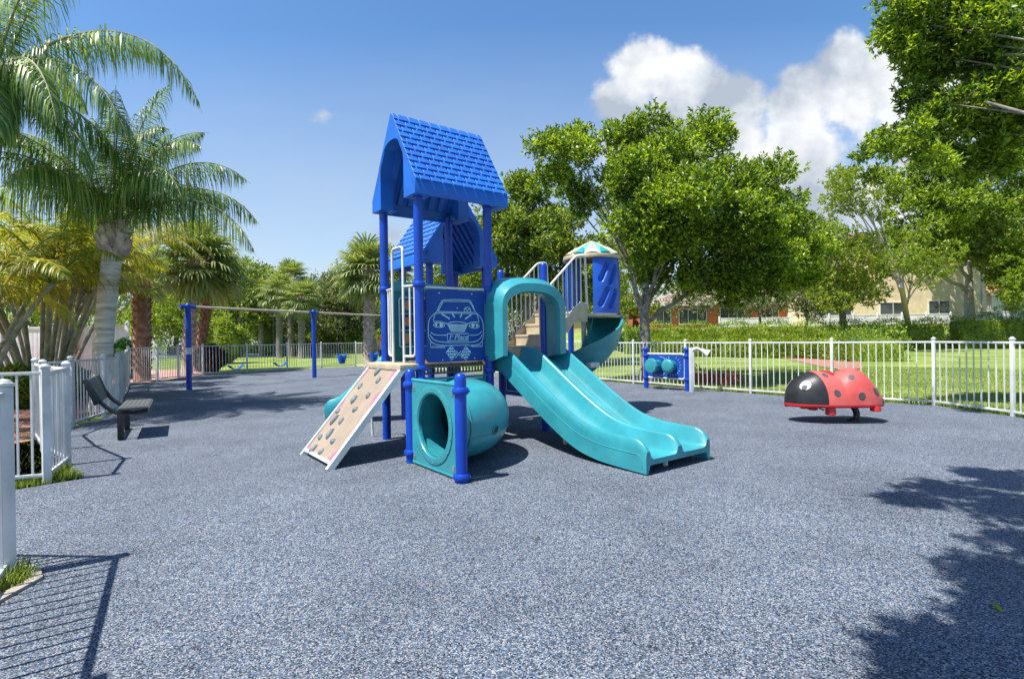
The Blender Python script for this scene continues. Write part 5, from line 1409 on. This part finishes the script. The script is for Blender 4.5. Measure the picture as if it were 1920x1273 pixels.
small_tree(1424, 46, [(1370, 565), (1400, 540), (1450, 535), (1480, 560), (1460, 585), (1390, 590)], 'olive', 'thin dark-trunked tree before the middle of the orange house wall', 22)
small_tree(1512, 45, [(1470, 550), (1500, 520), (1545, 525), (1560, 565), (1530, 590), (1480, 585)], 'olive', 'greyish small tree at the join of the orange and cream houses', 23)
small_tree(1160, 50, [(1130, 540), (1160, 525), (1180, 545), (1170, 575), (1140, 580)], 'lime', 'little bright tree in front of the pale yellow house', 24, n=12)
small_tree(1890, 47, [(1870, 540), (1900, 525), (1935, 540), (1930, 590), (1885, 592)], 'lime', 'small bright tree at the far right above the second hedge', 25, n=14)

# ---- hedges
def hedge(p0, p1, w, z0, h, m, label, dens=240, name='hedge', ll=.085, seed=1, bumps=.10, group=None):
    p0, p1 = Vector((*p0, 0)), Vector((*p1, 0)); d = p1 - p0; L = d.length; d.normalize(); sd_ = Vector((-d.y, d.x, 0))
    root = empty(name, (p0.x, p0.y, z0), label=label, cat='hedge' if name == 'hedge' else 'bush', group=group)
    n = int(dens * L * (h + w)); r = np.random.default_rng(seed)
    s = r.uniform(0, L, n); q = r.uniform(0, 1, n); face = r.uniform(0, 1, n)
    top = face < w / (w + 2 * h)
    lat = np.where(top, r.uniform(-1, 1, n), np.where(r.uniform(size=n) < .8, -1, 1) * np.ones(n)) ; ver = np.where(top, 1.0, r.uniform(0.02, 1, n))
    ende = r.uniform(size=n) < (w / (w + 2 * L)) * .9; s = np.where(ende, np.where(r.uniform(size=n) < .5, 0.02, .98) * L, s); lat = np.where(ende, r.uniform(-1, 1, n), lat); ver = np.where(ende, r.uniform(.02, 1, n), ver)
    # round the shoulders and add bumps
    k = np.maximum(0, np.abs(lat) + ver - 1.72); lat = lat * (1 - k * .5); ver = ver * (1 - k * .35)
    bmp = bumps * (np.sin(s * 2.1 + seed) + np.sin(s * 5.3 + lat * 2) * .6 + r.normal(0, .5, n))
    ver_h = ver * h * (1 + bmp * np.where(top, .9, .3)); la = lat * w / 2 * (1 + bmp * .6)
    D3, S3 = np.array(d), np.array(sd_)
    s = s + r.normal(0, .03, n) * ende
    P = D3[None] * s[:, None] + S3[None] * la[:, None] + np.array([0, 0, 1.0]) * ver_h[:, None]
    out = unit(S3[None] * lat[:, None] + np.array([0, 0, 1.0]) * np.where(top, 1.4, .35)[:, None] + r.normal(0, .55, (n, 3)))
    V, Fq = leaves(P, out, ll, ll * .45)
    cr_, N_ = MB(), 2
    np_mesh('foliage', V, Fq, m, root)
    R = Matrix.Rotation(math.atan2(d.y, d.x), 3, 'Z'); c = MB(); nb = max(2, int(L / .7)); G = []
    for i in range(nb + 1):
        t = L * i / nb; hh = h * (.90 + .05 * math.sin(i * 1.9 + seed)); ww = w * .45
        G.append([d * t + sd_ * a + Vector((0, 0, z)) for a, z in ((-ww, 0), (-ww, hh * .86), (-ww * .8, hh), (ww * .8, hh), (ww, hh * .86), (ww, 0))])
    for i_, row in ((0, G[0]), (-1, G[-1])):
        for v_ in row: v_ += d * (.32 if i_ == 0 else -.32)
    c.grid(G); c.add(G[0], [tuple(range(6))]); c.add(G[-1], [tuple(range(6))]); c.build('inner_foliage', m, root)
    return root
hedge((8.4, 41), (33.2, 41.6), 1.5, 0, 2.05, 'hedge', 'long clipped green hedge running in front of the orange and cream houses', dens=170, ll=.16, seed=2)
hedge((33.9, 41.5), (46, 40), 1.6, 0, 2.3, 'hedge', 'shorter clipped hedge at the right edge beyond the gap with the white gate', dens=170, ll=.16, seed=3)
hedge((6.6, 46), (10.6, 42.5), 1.5, 0, 1.75, 'darkbush', 'dark shaded hedge left of the oak trunk in front of the pale yellow house', dens=150, ll=.16, seed=4)
hedge((9.6, 37.5), (17.6, 28.2), 2.4, 0, 1.18, 'lime', 'low row of yellow-green feathery shrubs in a mulch bed beyond the right fence', dens=230, ll=.17, seed=5, bumps=.2, name='shrub_row')
hedge((17.2, 28.8), (16.9, 24.6), 2.6, 0, 1.16, 'hedge', 'mid green shrubs at the near end of the mulch bed behind the ladybug', dens=260, ll=.13, seed=6, bumps=.2, name='shrub_row')
hedge((4.9, 15.6), (6.1, 14.2), .5, 0, .28, 'redleaf', 'low red and green plants just behind the drum panel', dens=260, ll=.09, seed=7, bumps=.3, name='shrub_row')
# left side hedges far away
hedge((-24.5, 55), (-17.5, 56), 2, 0, 1.9, 'lime', 'far clipped yellow-green hedge left of the middle swing post', dens=70, ll=.3, seed=31)
hedge((-17.0, 55), (-12.0, 54), 2, 0, 2.0, 'hedge', 'far clipped hedge between the middle swing post and the tower', dens=70, ll=.3, seed=32)
hedge((-20.5, 60), (-14, 62), 2.5, 0, 4.0, 'lime', 'tall bright hedge behind the far clipped hedges', dens=50, ll=.34, seed=33)
hedge((-24.3, 52), (-22.5, 52), 3, 0, 3.2, 'lime', 'round bright shrub under the far sabal palms', dens=60, ll=.3, seed=34, name='shrub')
hedge((-12.3, 50), (-10.6, 50), 1.4, 0, 1.6, 'redleaf', 'red flowering bush at the foot of the big sabal palm', dens=90, ll=.2, seed=35, name='shrub')
hedge((-38, 60), (-28, 60), 2.2, 0, .8, 'darkbush', 'low dark planting strip on the far lake bank', dens=60, ll=.3, seed=36)
def ball_bush(px, py, Y, r, m, label, seed, squash=.85, dens=3200, ll=.075, z0=0):
    p = atY(px, py, Y); p.z = z0; root = empty('bush', p, label=label, cat='bush')
    C = np.array([[0, 0, r * squash]]); R = np.array([[r, r, r * squash]]); V, Fq = sprays(C, R, dens, 4, ll, ll * .45, outer=.82); np_mesh('foliage', V, Fq, m, root)
    MB().lathe([(.001, 0), (r * .5, .05), (r * .86, r * squash * .6), (r * .9, r * squash), (r * .7, r * squash * 1.6), (.001, r * squash * 1.9)], (0, 0, 0), 16).build('inner_foliage', m, root)
    return root
ball_bush(228, 650, 20.5, .72, 'darkbush', 'round glossy dark green bush behind the left fence beside the palm trunk', 41, squash=1.0, dens=4200)
ball_bush(394, 680, 24.5, .62, 'maroon', 'dark maroon bush just behind the back fence by the first swing post', 42, squash=.95)
ball_bush(410, 620, 34, 1.5, 'lime', 'bright green leafy bush behind the first swing post', 43, squash=.9, dens=3500, ll=.15)
ball_bush(20, 700, 11.5, .62, 'hedge', 'leafy undergrowth at the foot of the cane palms at the left edge', 44, squash=.7)
ball_bush(118, 690, 13.0, .55, 'hedge', 'leafy undergrowth at the foot of the cane palms before the white wall', 45, squash=.75)

# ---- far oaks beyond the lawn (left half)
def far_tree(px, by, Y, poly, m, label, seed, r0=.3, n=34, crad=1.7, thick=3.5, fork=.45, grp='trees beyond the back lawn', ll=.30):
    b = atY(px, by, Y); b.z = 0
    tree('oak_tree', b, b + Vector((0.2, 0, fork * 7)), poly, Y, n, thick, crad, 95, 5, ll, ll * .45, m, 'bark', r0, label, seed=seed, sep=crad * .75, group=grp)
far_tree(447, 668, 50, [(380, 560), (410, 520), (450, 500), (500, 505), (520, 540), (510, 590), (450, 605), (400, 600)], 'oak_dark', 'dark-trunked oak left of the tall fountain', 51, n=44)
far_tree(518, 668, 50, [(490, 590), (520, 560), (560, 575), (600, 595), (560, 612), (500, 612)], 'olive', 'dark-trunked spreading oak right beside the tall fountain', 52, n=26, crad=1.3)
far_tree(425, 660, 95, [(380, 560), (430, 530), (500, 515), (560, 520), (560, 600), (480, 610), (390, 612)], 'oak_dark', 'bushy oak across the lake behind the fountain', 53, r0=.4, crad=2.6, ll=.4)
far_tree(622, 655, 56, [(570, 590), (590, 540), (630, 520), (670, 545), (690, 600), (650, 618), (590, 615)], 'olive', 'greyish olive oak between the middle swing post and the sabal palm', 54, n=46)
far_tree(648, 655, 66, [(590, 560), (610, 515), (650, 505), (690, 520), (700, 580), (640, 600)], 'olive', 'thin grey-green tree behind the olive oak', 55, n=24, crad=1.9)
far_tree(700, 655, 60, [(680, 600), (700, 570), (740, 560), (770, 590), (760, 640), (700, 640)], 'lime', 'bright green tree at the foot of the big sabal palm', 56, n=24)
far_tree(330, 655, 60, [(250, 600), (280, 560), (340, 540), (390, 560), (400, 620), (330, 630), (260, 630)], 'lime', 'light green trees beyond the lake behind the rusty palm trunk', 57, n=40)
far_tree(250, 655, 75, [(160, 560), (220, 500), (300, 480), (380, 500), (400, 580), (300, 610), (180, 610)], 'oak_dark', 'large green tree on the far lake side behind the palms', 58, n=50, crad=2.4, thick=5, ll=.4)
far_tree(560, 652, 130, [(380, 590), (450, 570), (560, 575), (700, 570), (720, 625), (560, 632), (380, 630)], 'oak_dark', 'distant wooded shore across the lake', 59, n=60, crad=3.4, thick=6, ll=.6, r0=.5)
far_tree(790, 655, 48, [(745, 560), (800, 540), (850, 560), (850, 640), (760, 640)], 'oak_dark', 'green tree seen through the first tower above the teal panel', 60, n=30)
far_tree(830, 655, 80, [(700, 560), (800, 530), (1000, 540), (1120, 560), (1130, 640), (900, 640), (700, 640)], 'oak_dark', 'row of dense green trees far behind the play structure', 63, n=70, crad=2.4, thick=5, ll=.42)
far_tree(1520, 640, 85, [(1200, 560), (1300, 520), (1500, 400), (1600, 430), (1640, 600), (1400, 610), (1200, 610)], 'olive', 'grey-green woodland tree behind the orange house roof', 64, n=50, crad=3.0, thick=6, ll=.5)
far_tree(60, 660, 42, [(-120, 560), (-60, 460), (40, 420), (140, 440), (180, 520), (140, 600), (0, 620), (-120, 620)], 'lime', 'leafy green tree beyond the white wall at the far left', 65, n=54, crad=1.8, thick=4, ll=.26)

# ---- sabal palms
def booted_trunk(root, base, top, r, m, seed=0, boots=True):
    base, top = Vector(base), Vector(top); mb = MB(); L = (top - base).length; d = (top - base).normalized(); x, y = orth(d)
    n = 14; pts = [base + (top - base) * (i / n) for i in range(n + 1)]
    mb.tube(pts, [r * (1.25 if i == 0 else 1 + .05 * math.sin(i * 1.7 + seed)) for i in range(n + 1)], 14)
    t = mb.build('trunk', m, root)
    if boots:
        b = MB(); k = 0; z = L * .12; rr = random.Random(seed)
        while z < L * .99:
            for j in range(6):
                a = 2 * PI * (j + (.5 if k % 2 else 0)) / 6 + rr.uniform(-.08, .08); u = x * math.cos(a) + y * math.sin(a); s = d.cross(u)
                c = base + d * z + u * r * .92; w = r * .42; h_ = .17
                b.add([c - s * w * .5, c + s * w * .5, c + s * w * .35 + d * h_ + u * (.07 + rr.uniform(0, .04)), c - s * w * .35 + d * h_ + u * (.07 + rr.uniform(0, .04)),
                       c - s * w * .5 - u * .05, c + s * w * .5 - u * .05, c + s * w * .3 + d * h_ + u * .03, c - s * w * .3 + d * h_ + u * .03], [(0, 1, 2, 3), (7, 6, 5, 4), (0, 4, 5, 1), (1, 5, 6, 2), (2, 6, 7, 3), (3, 7, 4, 0)])
            k += 1; z += .135
        b.build('boots', m, root, smooth=False)
    return t
def sabal(px, by, Y, cy, r, m, label, seed, n=30, cx=None, size=.85, pet=.75, boots=True, lo=-.8, name='sabal_palm', grp='sabal palms'):
    b = atY(px, by, Y); b.z = 0; c = atY(cx or px, cy, Y)
    root = empty(name, b, label=label, cat='palm tree', group=grp); c = c - b
    booted_trunk(root, (0, 0, -.1), c, r, m, seed, boots)
    V, Fq, st = fans(tuple(c), n, pet, size, seed=seed, lo=lo); cr = np_mesh('crown', V, Fq, 'fan', root); st.build('leaf_stalks', 'fan_dead', cr)
    return root
sabal(349, 665, 23, 488, .22, 'boot', 'sabal palm with silvery criss-cross trunk just left of the first swing post', 71, n=50, size=1.3, pet=1.05, lo=-1.1, cx=366)
sabal(366, 665, 25, 515, .20, 'boot_red', 'sabal palm with reddish trunk directly behind the first swing post', 72, n=34, size=1.15, pet=1.0, cx=398)
sabal(266, 670, 19, 520, .26, 'boot_red', 'stout palm with rusty red booted trunk behind the left fence', 73, n=22, size=.7, pet=.7)
sabal(692, 665, 26, 508, .24, 'boot', 'big sabal palm with full shaggy crown just left of the play tower', 74, n=52, size=1.15, pet=.95, lo=-1.1)
sabal(745, 660, 34, 500, .22, 'boot', 'sabal palm crown peeking out behind the tower post', 75, n=26, size=.9, pet=.8)
for i, (px, cy, Y, lab) in enumerate([(524, 548, 44, 'left far sabal palm beside the fountain'), (565, 560, 42, 'right far sabal palm beside the fountain'), (545, 520, 47, 'tallest of the far sabal palms, behind the other two'), (490, 545, 48, 'far sabal palm leaning over the oak crown')]):
    sabal(px, 650, Y, cy, .26, 'bark', lab, 80 + i, n=38, size=1.15, pet=1.0, boots=False, lo=-1.1)
sabal(130, 680, 21, 545, .2, 'boot', 'fan palm between the golden canes before the white wall', 90, n=24, size=.8)

# ---- queen palms
def queen(px, by, Y, sx, sy, label, specs, seed, r=.20, cm='palm', nst=62, ll=.62, lw=.024, shaft=True, leanx=0, dr=2.9):
    b = atY(px, by, Y); b.z = 0; t = atY(sx, sy, Y)
    root = empty('queen_palm', b, label=label, cat='palm tree', group='feather palms on the left'); t = t - b
    mb = MB(); n = 46; pts = []; rs = []
    for i in range(n + 1):
        u = i / n; pts.append(Vector((0, 0, -.1)) * (1 - u) + t * u + Vector((-.05 * math.sin(PI * u), 0, 0))); rs.append(r * (1.12 - .12 * min(1, u * 5) - .04 * u) * (1 + .022 * (i % 2)))
    mb.tube(pts, rs, 18); mb.build('trunk', 'ring', root, angle=80)
    if shaft:
        s = MB(); rr = random.Random(seed)
        s.lathe([(r * .9, -.30), (r * 1.3, -.20), (r * 1.45, -.02), (r * 1.35, .20), (r * .9, .42), (r * .5, .62)], t, 14)
        for k in range(30):
            a = k * 2.4; h0 = .0 + .02 * k * .7; u = Vector((math.cos(a), math.sin(a), 0)); q = Vector((-u.y, u.x, 0)); c = t + u * r * (1.3 - .4 * k / 30) + Vector((0, 0, h0 - .26))
            w = .11; hh = rr.uniform(.22, .36)
            s.add([c - q * w, c + q * w, c + q * w * .5 + u * (.09 + rr.uniform(0, .05)) + Vector((0, 0, hh)), c - q * w * .5 + u * (.09) + Vector((0, 0, hh * 1.05)), c - q * w - u * .06, c + q * w - u * .06, c + q * w * .4 + Vector((0, 0, hh)), c - q * w * .4 + Vector((0, 0, hh))], [(0, 1, 2, 3), (7, 6, 5, 4), (0, 4, 5, 1), (1, 5, 6, 2), (2, 6, 7, 3), (3, 7, 4, 0)])
        s.build('leaf_bases', 'boot', root, smooth=False)
    cc = t + Vector((0, 0, .45))
    sp = [(tuple(cc + Vector((math.cos(az) * .1, math.sin(az) * .1, rng.uniform(-.1, .15)))), az, el, ln, sg) for az, el, ln, sg in specs]
    V, Fq, ra = fronds(sp, nst, ll, lw, seed=seed, droop=dr); cr = np_mesh('crown', V, Fq, cm, root); ra.build('frond_stems', 'cane', cr)
    return root
D = math.radians
def ring_specs(n, seed, lo=-10, hi=75, ln=(2.4, 3.0), sag=(.55, .85)):
    r = random.Random(seed); return [(i * 2.39996 + r.uniform(-.2, .2), D(hi - (hi - lo) * (i + .5) / n + r.uniform(-6, 6)), r.uniform(*ln), r.uniform(*sag)) for i in range(n)]
queen(187, 767, 10.9, 214, 455, 'grey ring-trunked queen palm with a big drooping feathery crown at the left',
      [(D(-8), D(30), 3.6, .60), (D(5), D(52), 3.1, .66), (D(-30), D(44), 2.8, .8), (D(-18), D(62), 3.0, .72), (D(200), D(35), 2.8, .7), (D(170), D(55), 2.9, .65), (D(265), D(45), 2.5, .9), (D(60), D(50), 2.8, .7), (D(100), D(60), 2.6, .7), (D(130), D(35), 2.8, .6), (D(20), D(72), 2.7, .7), (D(250), D(72), 2.5, .7), (D(150), D(80), 2.4, .6), (D(330), D(64), 2.7, .75), (D(190), D(68), 2.8, .7), (D(310), D(78), 2.6, .6), (D(240), D(50), 2.7, .8), (D(0), D(38), 3.3, .6), (D(-50), D(66), 2.8, .7), (D(-5), D(78), 3.0, .55), (D(75), D(75), 2.8, .6), (D(222), D(60), 2.8, .7)], 5, r=.175, nst=120, ll=.92, lw=.022)
queen(-75, 800, 9.4, -8, 190, 'tall queen palm at the top left edge with long arching fronds',
      [(D(-2), D(40), 4.5, .58), (D(-12), D(10), 3.4, .60), (D(-30), D(8), 3.0, .7), (D(-60), D(15), 2.8, .8), (D(8), D(72), 3.0, .5), (D(30), D(50), 3, .6), (D(-25), D(60), 2.8, .7), (D(100), D(45), 3, .6), (D(150), D(40), 3, .6), (D(200), D(40), 3, .6), (D(250), D(45), 2.8, .7), (D(290), D(55), 2.6, .8), (D(330), D(80), 2.6, .4), (D(-45), D(-15), 2.6, .6), (D(-8), D(-20), 2.6, .55), (D(20), D(-12), 2.5, .6), (D(270), D(10), 2.5, .8), (D(315), D(-25), 2.4, .5)], 6, r=.17, nst=115, ll=.92, lw=.022)
queen(262, 690, 20.5, 285, 470, 'green-gold feather palm rising behind the rusty trunked palm', ring_specs(15, 3, -15, 70, (2.2, 2.8), (.6, .9)), 7, r=.10, cm='palm_y', nst=60, ll=.55, dr=1.2)
# ---- golden cane palm clumps
def cane_clump(cx, cy, n, label, seed, spread=2.2, hmin=2.6, hmax=4.2, nf=8):
    root = empty('cane_palm', (cx, cy, 0), label=label, cat='palm clump', group='golden cane palm clumps'); r = random.Random(seed); sp = []
    for i in range(n):
        a = 2 * PI * i / n + r.uniform(-.3, .3); rad = r.uniform(.15, .55); b = Vector((rad * math.cos(a), rad * math.sin(a) * .8, -.05)); h = r.uniform(hmin, hmax); sprd = spread * r.uniform(.25, .8)
        t = Vector((b.x + math.cos(a) * sprd, b.y + math.sin(a) * sprd * .8, h)); c = (b + t) / 2 + Vector((-math.cos(a), -math.sin(a), 0)) * .18 + Vector((0, 0, .2))
        s = MB(); pts = bez(b, c, t, 22); s.tube(pts, [(.055 - .018 * k / 22) * (1 + .07 * (k % 2)) for k in range(23)], 9); s.build('cane', 'cane', root, angle=80)
        for k in range(nf):
            az = k * 2.4 + r.uniform(-.4, .4) + i; sp.append((tuple(t), az, D(r.uniform(15, 75)), r.uniform(1.3, 1.9), r.uniform(.7, 1.1)))
    V, Fq, ra = fronds(sp, 50, .50, .028, plumose=.25, droop=.8, seed=seed); cr = np_mesh('crown', V, Fq, 'palm_y', root); ra.build('frond_stems', 'palm_y', cr)
cane_clump(-10.9, 12.4, 15, 'clump of slender leaning canes with golden fronds before the white wall', 3, hmin=2.4, hmax=3.6)
cane_clump(-9.3, 9.0, 7, 'leaning golden cane clump at the left picture edge', 4, spread=2.2, hmin=2.0, hmax=2.8, nf=5)
cane_clump(-13.6, 15.5, 9, 'golden cane clump half hidden behind the ring-trunked palm', 5, hmin=2.4, hmax=4.0)

# ---- grass
def blades(name, P, hgt, w, m, kind=None, label=None, cat=None):
    n = len(P); r = rng; a = r.uniform(0, 2 * PI, n); d = np.stack([np.cos(a), np.sin(a), np.zeros(n)], 1); s = np.stack([-np.sin(a), np.cos(a), np.zeros(n)], 1)
    h = (hgt * r.uniform(.5, 1.2, n))[:, None]; ln = h * r.uniform(.1, .7, (n, 1)); w = w * r.uniform(.7, 1.3, (n, 1)); up = np.array([0, 0, 1.0])
    rows = [P - s * w / 2, P + s * w / 2, P + up * h * .6 + d * ln * .4 + s * w * .4, P + up * h * .6 + d * ln * .4 - s * w * .4, P + up * h + d * ln + s * w * .05, P + up * h + d * ln - s * w * .05]
    V = np.stack(rows, 1).reshape(-1, 3); b = np.arange(n)[:, None] * 6; Fq = np.concatenate([b + [0, 1, 2, 3], b + [3, 2, 4, 5]])
    o = np_mesh(name, V, Fq, m); tag(o, label, cat, kind=kind); return o
def scatter(poly, n):
    xs = [p[0] for p in poly]; ys = [p[1] for p in poly]; out = []
    while len(out) < n:
        x, y = random.uniform(min(xs), max(xs)), random.uniform(min(ys), max(ys))
        if in_poly(x, y, poly): out.append((x, y, -.02))
    return np.array(out)
blades('grass', scatter([(-4.3, 3.3), (-3.4, 3.24), (-2.85, 3.18), (-2.72, 3.03), (-2.85, 2.75), (-3.6, 2.8), (-4.4, 3.1)], 4200), .13, .006, 'grass', 'stuff', 'tuft of grass by the nearest fence post', 'grass')
blades('grass', scatter([(-4.99, 6.0), (-4.55, 5.6), (-4.28, 5.36), (-4.75, 4.86), (-5.6, 4.46), (-7.4, 4.05), (-7.6, 4.5), (-5.9, 5.0), (-4.75, 5.4)], 9000), .085, .006, 'grass', 'stuff', 'ragged strip of long grass at the foot of the left fence', 'grass')
blades('grass', scatter([(-4.4, 5.3), (-5.9, 4.9), (-9, 4.6), (-11, 6.5), (-9.5, 9.5), (-7.3, 8.5), (-6.2, 7.2), (-4.9, 6.0)], 26000), .04, .007, 'grass', 'stuff', 'lawn behind the left fence', 'grass')
blades('grass', scatter([(7.8, 8.0), (7.7, 9.75), (6.5, 10.9), (5.4, 12.2), (4.4, 13.6), (3.4, 15.1), (2.5, 16.8), (6, 22), (14, 22), (20, 16), (14, 8)], 90000), .034, .009, 'grass', 'stuff', 'lawn behind the right fence', 'grass')
r_ = np.random.default_rng(5); q = []
for i in range(len(RF) - 1):
    a, b = RF[i], RF[i + 1]; t = r_.uniform(0, 1, 420)[:, None]; pts = np.array(a)[None] * (1 - t) + np.array(b)[None] * t; nrm = np.array([b[1] - a[1], -(b[0] - a[0])]); nrm = nrm / np.linalg.norm(nrm)
    q.append(pts + nrm[None] * r_.uniform(.02, .22, (420, 1)) * (1 if nrm[0] > 0 else -1))
q = np.concatenate(q); blades('grass', np.concatenate([q, np.full((len(q), 1), -.02)], 1), .17, .009, 'grass', 'stuff', 'longer grass along the right fence line', 'grass')
